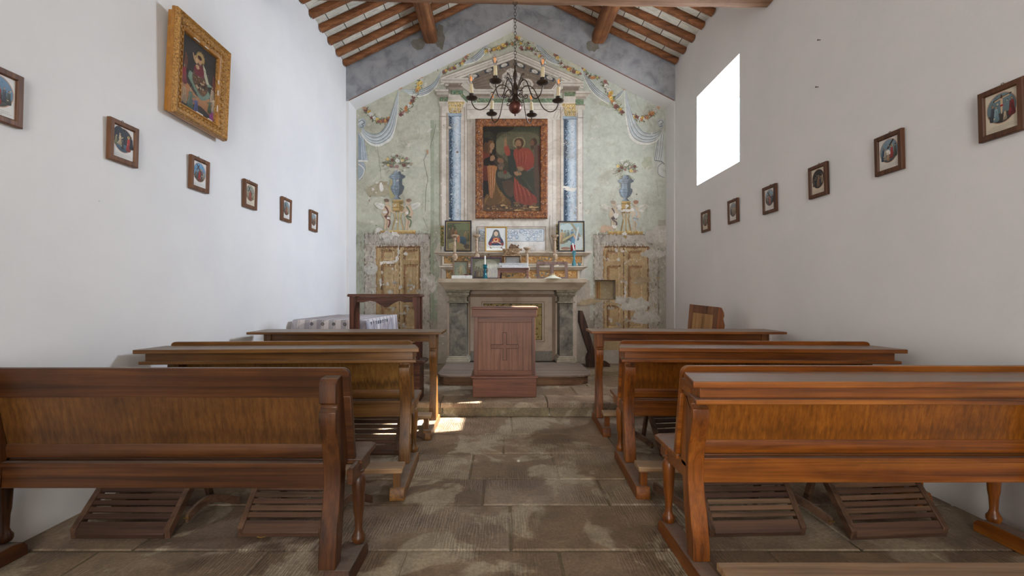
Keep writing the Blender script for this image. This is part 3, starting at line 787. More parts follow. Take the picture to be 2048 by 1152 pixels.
fp.ell(232, 820, 4, 8, (140,88,58), jit=.3); fp.ell(226, 852, 4, 10, (140,88,58), jit=.3); fp.ell(672, 478, 8, 18, (186,136,100), jit=.2)
fp.at(1160, 180, 3.84)
bouquet(352, 615, 92, 82, [(353,575,15,WH),(292,586,13,YE),(320,598,13,MA),(418,588,13,MA),(392,622,14,YE),(390,596,12,RO),(346,612,12,RO),(420,626,13,RO),(300,624,9,MA),(320,552,16,(210,216,206))])
urn(350, 655, 852, 62, (116,136,156))
tripod(352, 856, 1086, 38, (196,152,76), (212, 482))
putto(258, 872, 1080, (158,142,124), (102,86,92), 1, 1); putto(424, 872, 1080, (150,96,72), (176,190,196), -1, 1)
fp.line([(345,1090),(348,1146)], 7, (170,130,64), False); fp.ell(346, 1125, 12, 8, (170,130,64), jit=.3)
fp.smooth([(150,1095),(165,1045),(200,1040),(250,1055),(240,1070),(180,1095)], (206,168,136))
for (x, y, rx, ry) in ((200,905,22,16),(350,925,34,14),(300,900,18,26),(345,1105,20,12),(360,890,20,10),(470,930,22,10),(275,965,18,22),(400,920,12,14),(265,1050,22,14)):
    fp.ell(x, y, rx, ry, (228,226,220), jit=.4, n=11)
for _ in range(70): fp.ell(fp.r.gauss(600, 40), fp.r.gauss(900, 130), fp.r.uniform(1, 3), fp.r.uniform(1, 3), (120,116,96), n=6)
fp.at(0, 0, 1)
# aedicule ----------------------------------------------------------------------
fp.rect(881, 200, 1166, 560, BEI)
fp.rect(881, 200, 884, 560, (176,158,140)); fp.rect(892, 226, 898, 560, (170,150,130)); fp.rect(884, 206, 892, 560, (218,208,194))
fp.rect(922.5, 215, 928, 560, (206,192,176)); fp.rect(928, 215, 930, 560, (164,144,126)); fp.rect(934, 215, 936, 560, (176,158,142)); fp.rect(945, 236, 947, 445, (190,176,160))
fp.rect(1104, 215, 1106, 500, (190,176,160)); fp.rect(1112, 215, 1120, 500, (186,166,146)); fp.rect(1120, 215, 1122, 500, (150,128,110)); fp.rect(1122, 220, 1127, 500, (210,198,182))
fp.rect(1153, 226, 1156, 520, (176,158,142)); fp.rect(1156, 210, 1166, 560, (220,214,204)); fp.rect(1164.5, 210, 1166, 560, (166,150,134))
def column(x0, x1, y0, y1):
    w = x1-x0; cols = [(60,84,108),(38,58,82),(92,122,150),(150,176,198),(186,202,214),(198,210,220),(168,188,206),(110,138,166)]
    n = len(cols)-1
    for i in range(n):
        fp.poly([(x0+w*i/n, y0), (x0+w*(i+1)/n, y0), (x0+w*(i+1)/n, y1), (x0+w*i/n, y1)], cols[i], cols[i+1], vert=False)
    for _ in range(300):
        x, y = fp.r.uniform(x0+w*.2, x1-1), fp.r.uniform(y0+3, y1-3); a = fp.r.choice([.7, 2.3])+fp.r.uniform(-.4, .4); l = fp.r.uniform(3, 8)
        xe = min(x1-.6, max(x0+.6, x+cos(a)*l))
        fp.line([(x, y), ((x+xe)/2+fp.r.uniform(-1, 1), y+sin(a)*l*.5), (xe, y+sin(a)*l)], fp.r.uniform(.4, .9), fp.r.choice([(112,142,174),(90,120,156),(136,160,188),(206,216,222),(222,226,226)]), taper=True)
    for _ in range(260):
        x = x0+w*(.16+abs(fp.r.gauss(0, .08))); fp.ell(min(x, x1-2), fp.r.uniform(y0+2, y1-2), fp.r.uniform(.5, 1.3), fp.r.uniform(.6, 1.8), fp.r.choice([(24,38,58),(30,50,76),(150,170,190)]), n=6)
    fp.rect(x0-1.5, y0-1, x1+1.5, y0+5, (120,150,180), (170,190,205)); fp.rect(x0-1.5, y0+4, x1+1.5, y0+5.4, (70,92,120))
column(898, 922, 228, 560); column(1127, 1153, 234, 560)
def capital(x0, x1, y0, y1):
    w = x1-x0; cx = (x0+x1)/2; h = y1-y0
    fp.poly([(x0, y0+2), (x1, y0+2), (cx+w*.34, y1), (cx-w*.34, y1)], (196,160,92))
    for row, (yy, hw, n_) in enumerate(((y0+h*.45, w*.40, 5), (y0+h*.72, w*.37, 6))):
        for k in range(n_):
            x = cx+hw*(2*(k+.5)/n_-1); lw = hw/n_*1.05
            fp.smooth([(x, yy-h*.24), (x+lw, yy-h*.12), (x+lw*.7, yy+h*.16), (x, yy+h*.26), (x-lw*.7, yy+h*.16), (x-lw, yy-h*.12)], (226,188,96) if (k+row) % 2 else (214,196,150))
            fp.line([(x-lw*.9, yy-h*.1), (x-lw*.5, yy+h*.12), (x, yy+h*.24)], .7, (104,68,32)); fp.line([(x, yy-h*.18), (x, yy+h*.2)], .6, (140,98,44)); fp.ell(x, yy-h*.22, lw*.7, h*.06, (240,206,120))
    for _ in range(30):
        t = fp.r.random(); hw = w*(.46-.14*t); fp.ell(cx+fp.r.uniform(-hw, hw), y0+h*t, fp.r.uniform(.5, 1.3), fp.r.uniform(.4, 1), fp.r.choice([(110,72,34),(240,220,170),(90,60,34)]), n=6, jit=.3)
    for sg in (-1, 1): fp.ell(cx+sg*w*.43, y0+4.5, 3.6, 3.2, (230,196,112)); fp.ell(cx+sg*w*.43, y0+4.5, 2.3, 2, (130,90,42)); fp.ell(cx+sg*w*.43, y0+4.5, 1.1, 1, (236,206,130))
    fp.rect(x0+2, y0-1, x1-2, y0+1.6, (230,218,196))
fp.rect(897, 188, 930, 203, (214,202,188)); fp.rect(1127, 190, 1152, 206, (214,202,188))
capital(894, 928, 202, 227); capital(1125, 1157, 206, 233)
fp.at(870, 90, 6.4)
CO = [(206,196,182),(150,132,118),(222,214,202),(176,160,144),(130,112,98)]
def cornice(path, widths, dirn=1):
    # stacked mouldings following a path, going down
    off = 0
    for wdt, c in widths:
        fp.k += 1
        for (a, b) in zip(path, path[1:]):
            fp.poly([(a[0], a[1]+off), (b[0], b[1]+off), (b[0], b[1]+off+wdt), (a[0], a[1]+off+wdt)], c, new=False)
        off += wdt
# tympanum soffit
fp.poly([(415,425),(1012,165),(1585,470),(1490,578),(500,578)], (112,94,78))
for k in range(9):
    fp.line([(470+k*8, 470+k*12), (1000, 235+k*38)], 5, (94,78,64) if k % 2 else (130,110,92), False); fp.line([(1540-k*8, 500+k*8), (1010, 235+k*38)], 5, (94,78,64) if k % 2 else (128,110,92), False)
for (x, y, t) in ((500,412,-.35),(695,332,-.35),(885,268,-.35),(1092,268,.4),(1275,348,.4),(1465,432,.4)):
    c, s_ = cos(t), sin(t)
    fp.poly([(x+(u*c-v*s_), y+(u*s_+v*c)) for u, v in ((-66,-26),(66,-26),(66,26),(-66,26))], (52,56,66)); fp.ell(x, y-4, 42, 22, (206,198,184), rot=t, n=16); fp.ell(x+8, y+6, 22, 9, (168,158,146), rot=t, n=10)
for (x, y, rx, ry) in ((780,505,80,68),(1175,505,80,68),(980,420,120,90),(985,520,110,60)):
    fp.ell(x, y, rx, ry, (196,186,172), jit=.08); fp.ell(x, y, rx*.7, ry*.66, (150,136,122), jit=.1); fp.ell(x, y, rx*.42, ry*.4, (196,188,176), jit=.15)
fp.ell(975, 350, 60, 50, (200,190,176), jit=.2)
for _ in range(90): fp.ell(fp.r.gauss(980, 70), fp.r.gauss(440, 50), fp.r.uniform(5, 14), fp.r.uniform(4, 10), fp.r.choice([(120,110,104),(206,198,186),(98,104,116),(150,134,120)]), n=7, jit=.3)
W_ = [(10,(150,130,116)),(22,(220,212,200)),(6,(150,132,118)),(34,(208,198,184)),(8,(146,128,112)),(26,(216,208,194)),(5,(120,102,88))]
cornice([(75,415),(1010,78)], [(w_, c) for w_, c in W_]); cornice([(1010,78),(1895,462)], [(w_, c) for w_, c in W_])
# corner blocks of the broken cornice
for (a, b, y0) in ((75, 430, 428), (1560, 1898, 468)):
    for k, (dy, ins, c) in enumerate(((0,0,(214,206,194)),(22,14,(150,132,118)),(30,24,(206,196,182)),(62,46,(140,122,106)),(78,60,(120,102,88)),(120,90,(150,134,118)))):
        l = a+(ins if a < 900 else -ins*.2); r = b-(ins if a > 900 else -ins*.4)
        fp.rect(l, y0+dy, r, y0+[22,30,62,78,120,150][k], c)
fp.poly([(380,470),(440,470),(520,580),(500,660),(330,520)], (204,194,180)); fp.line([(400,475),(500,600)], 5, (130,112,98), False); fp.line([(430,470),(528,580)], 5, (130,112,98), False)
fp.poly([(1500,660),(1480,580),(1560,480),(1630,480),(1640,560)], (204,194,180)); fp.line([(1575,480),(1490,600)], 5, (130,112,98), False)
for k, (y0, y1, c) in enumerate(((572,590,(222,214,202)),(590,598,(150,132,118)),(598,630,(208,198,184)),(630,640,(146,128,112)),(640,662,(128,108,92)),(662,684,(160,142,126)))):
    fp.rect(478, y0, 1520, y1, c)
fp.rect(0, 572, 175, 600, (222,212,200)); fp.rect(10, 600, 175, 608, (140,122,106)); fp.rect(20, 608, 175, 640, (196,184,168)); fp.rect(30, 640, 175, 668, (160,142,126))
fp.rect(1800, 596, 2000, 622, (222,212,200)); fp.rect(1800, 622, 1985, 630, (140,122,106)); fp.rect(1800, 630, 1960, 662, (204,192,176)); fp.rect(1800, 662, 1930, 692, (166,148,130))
fp.rect(60, 675, 165, 728, (110,122,84)); fp.rect(50, 728, 170, 745, (214,204,190)); fp.rect(60, 745, 170, 790, (200,188,172)); fp.rect(60, 915, 175, 925, (150,132,116))
fp.rect(1795, 765, 1920, 780, (150,132,116)); fp.rect(1800, 780, 1920, 830, (206,196,180)); fp.rect(1795, 930, 1900, 940, (150,132,116))
GAR = 1
def frieze(x0, y0, x1, y1):
    fp.rect(x0, y0, x1, y1, (92,122,86))
    for _ in range(int((x1-x0)*(y1-y0)/260)):
        fp.ell(fp.r.uniform(x0+6, x1-6), fp.r.uniform(y0+5, y1-5), fp.r.uniform(5, 13), fp.r.uniform(3, 8), fp.r.choice([(66,96,60),(128,158,118),(86,140,112),(52,70,48),(150,160,110),(116,104,66)]), n=8, jit=.35)
frieze(490, 690, 1640, 742); frieze(200, 584, 360, 642); frieze(1655, 605, 1790, 662); frieze(1796, 702, 1900, 768); frieze(70, 678, 160, 726)
fp.poly([(330,600),(420,690),(420,750),(330,660)], (92,122,86)); frieze(325, 610, 360, 660)
for (y0, y1, c) in ((742,768,(214,206,192)),(768,774,(156,138,122)),(774,826,(216,206,192)),(826,834,(160,142,126)),(834,960,(214,204,190))):
    fp.rect(405 if y0 > 750 else 440, y0, 1600, y1, c)
fp.line([(410,755),(410,960)], 5, (150,132,116), False)
for x in (1545, 1585, 1620): fp.line([(x-30, 940), (x, 860), (x+30, 800)], 5, (160,142,124))
fp.at(0, 0, 1)
# blue marble inset over the shelves
fp.frame(953, 453, 1092, 500, 1.3, (140,120,106)); fp.frame(956, 456, 1089, 500, .8, (176,160,144)); fp.rect(958, 458, 1088, 483, (200,210,218)); fp.rect(957, 483, 1090, 500, (222,218,214))
for _ in range(70):
    x, y = fp.r.uniform(962, 1084), fp.r.uniform(461, 480); r = fp.r.uniform(2.2, 5)
    pts = [(x+r*cos(2*pi*k/9)*fp.r.uniform(.8, 1.2), y+r*.8*sin(2*pi*k/9)*fp.r.uniform(.8, 1.2)) for k in range(9)]; pts = [(min(1087, max(959, a)), min(482, max(459, b))) for a, b in pts]
    fp.poly(pts, fp.r.choice([(206,216,226),(180,196,214),(222,228,232)])); fp.line(pts+[pts[0]], .7, fp.r.choice([(84,112,150),(60,84,120),(120,144,176)]))
fp.frame(958, 458, 1088, 483, .8, (96,112,130))
fp.rect(881, 452, 888, 500, (150,128,60)); 
for _ in range(60): fp.ell(fp.r.uniform(882, 887), fp.r.uniform(454, 499), 1.4, 1.6, fp.r.choice([(70,84,40),(190,140,50),(40,50,30),(120,120,60)]), n=6)
fp.rect(1112, 448, 1118, 500, (150,124,60))
for _ in range(60): fp.ell(fp.r.uniform(1113, 1117), fp.r.uniform(450, 499), 1.3, 1.6, fp.r.choice([(70,64,40),(180,140,60),(40,40,30)]), n=6)
fp.smooth([(868,503),(872,500),(881,486),(881,560),(876,560),(880,540)], BEI2); fp.smooth([(1170,500),(1186,503),(1172,530),(1170,560),(1160,560)], (206,200,190))
# plaster repairs, losses, cracks
def loss(cx, cy, rx, ry, c, jit=.28): fp.ell(cx, cy, rx, ry, c, jit=jit, n=16)
for (cx, cy, rx, ry) in ((1270,609,30,14),(1292,634,30,14),(1322,474,30,22),(1308,508,26,10),(1240,600,12,8),(1300,690,30,30),(742,538,14,12),(856,560,16,12),(866,575,8,10),(776,474,10,12)):
    loss(cx, cy, rx, ry, (196,190,180), .18); loss(cx, cy, rx*.7, ry*.6, (202,197,188), .2)
for (cx, cy, rx, ry) in ((1286,560,17,7),(1276,564,10,5),(1315,557,4,2.4),(1168,606,11,5),(1185,602,14,6),(1205,601,16,3),(1310,611,3,3),(1266,623,5,2)):
    loss(cx, cy, rx, ry, (176,150,110), .3)
for (cx, cy, rx, ry) in ((772,525,9,2.5),(784,524,8,3),(795,517,3,7),(797,503,2.5,6),(763,527,3,3),(1232,500,3,5),(1245,502,3.4,3.4),(765,545,2,3),(762,565,2,9),(812,508,5,3),(768,470,8,7),(757,462,5,4),(822,578,3,2),(828,574,2,3),(1236,520,4,3),(1222,580,3,6),(1250,585,2.4,12),(1132,375,6,3),(1140,380,12,3),(1147,378,5,2)):
    loss(cx, cy, rx, ry, (222,216,206), .35)
for _ in range(260):
    x, y = fp.r.uniform(716, 1328), fp.r.uniform(230, 690); r = abs(fp.r.gauss(0, .8))+.35
    fp.ell(x, y, r*1.2, r, fp.r.choice([(222,216,208),(214,206,196),(150,136,110),(120,104,84)]), n=6, jit=.4)
for _ in range(120):
    x = fp.r.choice([fp.r.uniform(720, 875), fp.r.uniform(1185, 1325)]); y = fp.r.uniform(560, 700)
    fp.ell(x, y, fp.r.uniform(2, 7), fp.r.uniform(1, 5), fp.r.choice([(196,188,174),(182,172,154),(168,158,142)]), jit=.4, n=9)
CR = (92, 84, 72)
fp.at(680, 180, 3.84)
fp.line([(736,262),(728,320),(708,392),(694,450)], 3, CR, False); fp.line([(668,492),(645,538),(656,600),(676,682),(660,780),(655,930)], 3.4, CR, False)
fp.line([(640,980),(668,1050),(690,1150)], 2, CR, False); fp.line([(288,430),(302,530),(310,600),(318,690)], 2, CR, False)
fp.at(1160, 180, 3.84); fp.line([(420,20),(440,120),(520,230),(580,330),(560,520)], 1.8, (130,124,110), False); fp.line([(585,700),(600,820)], 1.8, (120,112,96), False)
fp.at(680, 0, 2.4); fp.line([(478,195),(472,250),(466,300),(470,345)], 2.4, CR, False); fp.line([(474,240),(466,290)], 4, (120,90,70), False)
fp.at(0, 0, 1); fp.line([(1100,430),(1098,470),(1104,500)], .8, CR, False)
for (a_, b_) in ((716, 872), (1186, 1330)):
    fp.brush(2000, a_, 462, b_, 664, 7, 2.2, .13, 1.57)
# niche recess in the right-hand painted door
nx0, nx1, nz1, nz0 = X(NX0, YF), X(NX1, YF), Z(NY0, YF), Z(NY1, YF); nd = YF+.17; y0 = YF-.004
ex = []
def q4(pts, c): ex.append((pts, [(0,1,2,3)], C3(pale(c), GF)))
q4([(nx0,y0,nz0),(nx0,y0,nz1),(nx0+.02,nd,nz1-.01),(nx0+.02,nd,nz0+.01)], (150,142,124)); q4([(nx1,y0,nz0),(nx1,nd,nz0+.01),(nx1,nd,nz1-.01),(nx1,y0,nz1)], (170,160,140))
q4([(nx0,y0,nz1),(nx1,y0,nz1),(nx1,nd,nz1-.01),(nx0+.02,nd,nz1-.01)], (140,128,104)); q4([(nx0,y0,nz0),(nx0+.02,nd,nz0+.01),(nx1,nd,nz0+.01),(nx1,y0,nz0)], (160,150,130))
q4([(nx0+.02,nd,nz0+.01),(nx0+.02,nd,nz1-.01),(nx1,nd,nz1-.01),(nx1,nd,nz0+.01)], (172,150,108))
w3 = nx1-nx0
for t0, t1, c in ((.2,.27,(160,110,60)),(.3,.36,(170,124,74)),(.36,.42,(190,160,110))):
    ex.append(([(nx0+w3*t0,nd-.001,nz0+.02),(nx0+w3*t1,nd-.001,nz0+.02),(nx0+w3*t1,nd-.001,nz1-.02),(nx0+w3*t0,nd-.001,nz1-.02)], [(0,1,2,3)], C3(c, GF)))
M['fresco'] = attrmat('flaking_fresco', .9, .72, 1.0, .22, (214,208,198), .3, 0, 1.0, spec=.15, stain=.45)
fp.build('wall_back', M['fresco'], kind='structure', extra=ex)

print('FRESCO LAYERS', fp.k)
# ================================================================ pews
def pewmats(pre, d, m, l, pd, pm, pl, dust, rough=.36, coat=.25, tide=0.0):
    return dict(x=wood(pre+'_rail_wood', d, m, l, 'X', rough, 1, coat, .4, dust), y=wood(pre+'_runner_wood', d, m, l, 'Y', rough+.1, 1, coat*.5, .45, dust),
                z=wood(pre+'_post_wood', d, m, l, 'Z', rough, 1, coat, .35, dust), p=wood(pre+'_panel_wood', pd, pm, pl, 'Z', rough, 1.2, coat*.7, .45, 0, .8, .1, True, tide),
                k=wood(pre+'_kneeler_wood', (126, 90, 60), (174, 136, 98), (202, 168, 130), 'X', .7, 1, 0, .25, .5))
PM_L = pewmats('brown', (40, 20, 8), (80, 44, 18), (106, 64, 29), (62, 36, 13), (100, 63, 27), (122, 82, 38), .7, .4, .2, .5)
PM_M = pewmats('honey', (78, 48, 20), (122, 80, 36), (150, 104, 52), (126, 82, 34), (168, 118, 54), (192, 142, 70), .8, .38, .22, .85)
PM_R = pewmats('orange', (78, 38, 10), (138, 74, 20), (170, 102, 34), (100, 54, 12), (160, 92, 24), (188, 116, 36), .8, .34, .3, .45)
FOOT = .075
def ybk(z): return .08*(.893-z)/.41 if z > .47 else .082
def post_profile(top, cap=True, hoff=0.0):
    rear = [(-.078,FOOT),(-.076,.13),(-.058,.22),(-.034,.31),(-.018,.40),(-.018,.47),(-.034,.56),(-.060,.635),(-.074,.685),(-.070,.72),(-.05,.735),(-.05,.75)]
    if cap: rear += [(-.066,.755),(-.068,top-.03),(-.05,top-.004)]
    else: rear += [(-.066,.752),(-.066,top)]
    front = [(-.012,FOOT),(.004,.15),(.022,.25),(.036,.34),(.05,.45)]+[(ybk(z), z) for z in (.5,.6,.7,.8,min(top, .86))]
    front[-1] = (ybk(top), top)
    return [(y+hoff*0, z) for y, z in rear]+[(y, z) for y, z in front[::-1]]
def turned_leg(u, y, z1, z0=FOOT):
    mb = MB(); h = z1-z0
    prof = [(.024,0),(.03,.012),(.03,.028),(.022,.04),(.016,.06),(.019,.12),(.024,.4*h),(.030,.68*h),(.031,.76*h),(.026,.81*h),(.016,.84*h),(.026,.855*h),(.027,.875*h),(.018,.885*h),(.018,.895*h),(.026,.9*h)]
    mb.lathe([(r, z0+t) for r, t in prof], (u, y, 0), 18)
    mb.box(u-.024, u+.024, y-.024, y+.024, z0+.9*h, z1)
    return mb
def runner(u0, u1, y0, y1, h=FOOT):
    return MB().prism([(y0,0),(y0-.004,h*.62),(y0+.012,h),(y1-.07,h),(y1-.02,h*.86),(y1,h*.55),(y1,0)], 'X', u0, u1)
def pew(x0, y0, s, L, rz, mt, label, group, desk=True, pu=.055, leg=.16, run=(-.09,.22), plank=None, seatf=.34, bu=.02, side_runner=True):
    r = root('pew', (x0, y0, 0), label, 'pew', group, rz)
    S = lambda mb: mb.map(lambda v: (v.x*s, v.y, v.z))
    lean = lambda v: (v.x, v.y + (ybk(v.z) if True else 0), v.z)
    # backrest: framed board with rounded upper corners
    T = .893; b0, b1 = bu, L-bu; rr = .03
    crn = [(b0,.478)]+[(b0+rr-rr*cos(a), T-rr+rr*sin(a)) for a in (0,.4,.8,1.2,pi/2)]+[(b1-rr+rr*cos(a), T-rr+rr*sin(a)) for a in (pi/2,1.2,.8,.4,0)]+[(b1,.478)]
    mb = MB()
    def fr_rect(a, b, c, d, y0_, y1_): mb.box(a, b, y0_, y1_, c, d)
    mb.prism(crn, 'Y', .006, .024)                              # thin core board
    mb.prism([(b0+.001,.765)]+crn[1:-1]+[(b1-.001,.765)], 'Y', -.004, .008)
    mb.box(b0, b0+.09, -.004, .008, .478, .768); mb.box(b1-.09, b1, -.004, .008, .478, .768)
    for a in (.478, .545): pass
    S(mb.map(lean)).build('back_frame', mt['x'], r, .003)
    mb = MB().box(b0+.088, b1-.088, .0, .0065, .545, .767)
    S(mb.map(lean)).build('back_panel', mt['p'], r)
    mb = MB().prism([(-.012,.486),(-.016,.50),(-.012,.53),(-.004,.548),(.01,.548),(.01,.486)], 'X', b0+.088, b1-.088)
    S(mb.map(lean)).build('lower_rail', mt['x'], r, .002)
    if not desk:
        mb = MB().box(b0+.088, b1-.088, -.006, .002, .762, .768); S(mb.map(lean)).build('bead', mt['x'], r)
    # rear apron below the back
    mb = MB().box(pu+.03, L-pu-.03, .046, .066, .36, .455); mb.box(pu+.03, L-pu-.03, .038, .07, .452, .474)
    S(mb).build('rear_apron', mt['x'], r, .003)
    # seat with side moulding
    mb = MB().prism([(.0, .085), (L, .085), (L, seatf-.02), (L-.03, seatf), (.03, seatf), (.0, seatf-.02)], 'Z', .452, .476)
    S(mb).build('seat', mt['x'], r, .004)
    mb = MB().box(.012, .03, .0, .11, .446, .468); mb.box(L-.03, L-.012, .0, .11, .446, .468)
    mb.box(.02, .045, .02, seatf-.05, .385, .452); mb.box(L-.045, L-.02, .02, seatf-.05, .385, .452); mb.box(.045, L-.045, seatf-.07, seatf-.05, .385, .452)
    S(mb).build('seat_rail', mt['x'], r, .003)
    for a, b in ((pu, pu+.072), (L-pu-.072, L-pu)):
        S(MB().prism(post_profile(.79 if desk else .862, not desk), 'X', a, b)).build('end_post', mt['z'], r, .004)
    for u in (.034, L-.034):
        S(turned_leg(u, leg, .452)).build('leg', mt['z'], r, 0)
    for a, b in ((.0, .07+pu*.6), (L-.07-pu*.6, L)):
        S(runner(a, b, run[0], run[1])).build('runner', mt['y'], r, .004)
    if desk:
        S(MB().prism([(-.055,-.235),(L+.055,-.235),(L+.01,.0),(-.0,.0)], 'Z', .842, .868)).build('book_rest', mt['x'], r, .004)
        mb = MB().box(-.01, L+.01, -.19, -.165, .79, .842); mb.box(-.01, .014, -.165, .0, .79, .842); mb.box(L-.014, L+.01, -.165, .0, .79, .842)
        S(mb).build('book_rest_fascia', mt['x'], r, .002)
        S(MB().prism([(-.035,-.215),(L+.035,-.215),(L+.005,.004),(.0,.004)], 'Z', .772, .793)).build('under_shelf', mt['x'], r, .004)
    if plank:
        a, b = plank
        S(MB().box(.01, L-.01, a, b, .168, .198)).build('kneeler_board', mt['k'], r, .005)
        for u in (.05, L-.05):
            S(MB().box(u-.02, u+.02, (a+b)/2-.02, (a+b)/2+.03, FOOT-.01, .168)).build('kneeler_support', mt['z'], r, .002)
    return r
GL = 'pews left of the aisle'; GR = 'pews right of the aisle'
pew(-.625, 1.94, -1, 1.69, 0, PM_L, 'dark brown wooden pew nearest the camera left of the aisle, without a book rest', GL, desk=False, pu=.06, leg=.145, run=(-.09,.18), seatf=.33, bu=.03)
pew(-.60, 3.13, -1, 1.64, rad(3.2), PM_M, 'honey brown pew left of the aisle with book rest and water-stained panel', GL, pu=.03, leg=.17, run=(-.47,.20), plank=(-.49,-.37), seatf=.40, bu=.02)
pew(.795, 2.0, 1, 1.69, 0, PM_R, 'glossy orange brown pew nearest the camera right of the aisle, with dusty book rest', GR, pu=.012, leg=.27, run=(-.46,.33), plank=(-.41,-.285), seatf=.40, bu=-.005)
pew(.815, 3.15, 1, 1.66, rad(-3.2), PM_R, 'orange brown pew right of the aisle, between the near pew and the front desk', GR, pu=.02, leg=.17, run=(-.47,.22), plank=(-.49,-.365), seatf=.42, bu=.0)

def kdesk(x0, y0, s, L, rz, mt, label, plank=(-.37,-.26)):
    r = root('kneeling_desk', (x0, y0, 0), label, 'kneeler', 'front kneeling desks', rz)
    S = lambda mb: mb.map(lambda v: (v.x*s, v.y, v.z))
    S(MB().box(-.07, L+.07, -.24, .13, .865, .887)).build('desk_top', mt['x'], r, .004)
    mb = MB().box(.03, L-.03, -.07, -.05, .785, .866); mb.box(.03, L-.03, .05, .07, .785, .866)
    S(mb).build('apron', mt['x'], r, .003)
    prof = [(-.075,FOOT),(-.07,.16),(-.045,.3),(-.03,.42),(-.045,.54),(-.072,.63),(-.078,.68),(-.07,.705),(-.055,.712),(-.055,.725),(-.085,.73),(-.085,.865),(.09,.865),(.08,.75),(.045,.66),(.02,.52),(.025,.36),(.05,.2),(.07,FOOT)]
    for a, b in ((.0, .065), (L-.065, L)): S(MB().prism(prof, 'X', a, b)).build('end_post', mt['z'], r, .004)
    for a, b in ((.0, .07), (L-.07, L)): S(runner(a, b, -.40, .20)).build('runner', mt['y'], r, .004)
    a, b = plank
    S(MB().box(-.0+.01, L-.01, a, b, .168, .198)).build('kneeler_board', mt['k'], r, .005)
    for u in (.05, L-.05): S(MB().box(u-.02, u+.02, (a+b)/2-.03, (a+b)/2+.02, FOOT-.01, .168)).build('kneeler_support', mt['z'], r, .002)
    return r
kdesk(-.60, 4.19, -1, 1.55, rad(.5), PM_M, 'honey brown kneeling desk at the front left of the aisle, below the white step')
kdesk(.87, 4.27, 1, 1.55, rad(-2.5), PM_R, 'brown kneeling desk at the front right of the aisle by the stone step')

# ================================================================ slatted footrests under the pews
SLW = {c: wood('slat_wood_%d' % i, tuple(int(v*.7) for v in c), c, tuple(min(255, int(v*1.25)) for v in c), 'X', .6, 1, .05, .3, .35)
       for i, c in enumerate([(94, 66, 50), (116, 86, 64), (142, 110, 82), (78, 54, 42)])}
SLK = list(SLW)
SLY = wood('slat_frame_wood', (60, 40, 28), (94, 66, 48), (122, 90, 66), 'Y', .6, 1, .05, .3, .4)
def footrest(x, y, w_, ang, label, rz=0.0, ns=9, ln=.46, strut=1, seed=0, tone=None):
    rr = random.Random(seed)
    r = root('slatted_footrest', (x, y, 0), label, 'footrest', 'slatted footrests under the pews', rz)
    ca, sa = cos(ang), sin(ang)
    T = lambda v: (v.x, v.y*ca - v.z*sa, v.y*sa + v.z*ca)
    def fin(mb, n, m, bev=.003): return mb.map(T).build(n, m, r, bev)
    for a, b in ((-w_/2, -w_/2+.028), (w_/2-.028, w_/2)):
        fin(MB().prism([(.0,.0),(.03,.042),(ln-.03,.042),(ln,.03),(ln,0)], 'X', a, b), 'side_rail', SLY)
    fin(MB().prism([(.0,.004),(.012,.03),(.07,.036),(.07,.006)], 'X', -w_/2+.026, w_/2-.026), 'end_rail', SLW[SLK[tone if tone is not None else 0]])
    st = (ln-.09)/ns
    for k in range(ns):
        a = .085+k*st
        fin(MB().box(-w_/2+.02, w_/2-.02, a, a+st*.72, .02, .034), 'slat', SLW[rr.choice(SLK) if tone is None else SLK[(tone+(k % 2)) % 4]], .002)
    # rear legs that hold it up, and the loose strut at its side
    zt = ln*sa; yt = ln*ca
    for sx in (-1, 1): MB().prism([(yt-.05, zt-.03), (yt-.02, zt-.005), (yt+.09, .0), (yt+.055, .0)], 'X', sx*(w_/2-.05)-.012, sx*(w_/2-.05)+.012).build('rear_leg', SLY, r, .002)
    if strut:
        q = [(strut*(w_/2+.012), .10, .055), (strut*(w_/2+.05), .22, .10), (strut*(w_/2+.13), .36, .03)] if strut > 0 else [(-(w_/2+.012), .10, .045), (-(w_/2+.07), .2, .09), (-(w_/2+.15), .33, .12)]
        a = MB(); pts = catmull(q, 5)
        vs = []
        for p in pts:
            for (dx, dz) in ((-.008,-.022), (.008,-.022), (.008,.022), (-.008,.022)): vs.append((p.x+dx, p.y, max(.001, p.z+dz)))
        n = len(pts)
        a.add(vs, [(i*4+k, i*4+(k+1) % 4, (i+1)*4+(k+1) % 4, (i+1)*4+k) for i in range(n-1) for k in range(4)]+[(3,2,1,0), tuple((n-1)*4+k for k in range(4))])
        a.build('strut', SLY, r, .002)
        MB().lathe([(.006,-.014),(.006,.014)], q[0], 10, 'X').build('hinge_pin', plain('brass_pin', (150,120,70), .4, .8), r)
    return r
footrest(-1.885, 2.245, .49, rad(44), 'dark slatted wooden footrest under the near left pew, closest to the white wall', strut=1, seed=1, tone=3, ns=11)
footrest(-1.10, 2.262, .43, rad(46), 'slatted wooden footrest with cobweb under the near left pew, closest to the aisle', strut=1, seed=2, tone=0, ns=11)
footrest(1.27, 2.27, .49, rad(52), 'slatted wooden footrest with mixed pale slats under the near right pew, closest to the aisle', rz=rad(2), strut=-1, seed=3, ns=12)
footrest(1.96, 2.25, .51, rad(50), 'dark slatted wooden footrest under the near right pew, closest to the right wall', rz=rad(4), strut=-1, seed=4, tone=0, ns=12)
footrest(-1.02, 3.42, .48, rad(62), 'slatted footrest standing steeply under the honey brown pew left of the aisle', ns=11, ln=.5, strut=1, seed=5, tone=0)
footrest(1.43, 3.45, .50, rad(50), 'slatted footrest under the second pew right of the aisle', rz=rad(8), ns=10, ln=.5, strut=-1, seed=6, tone=3)
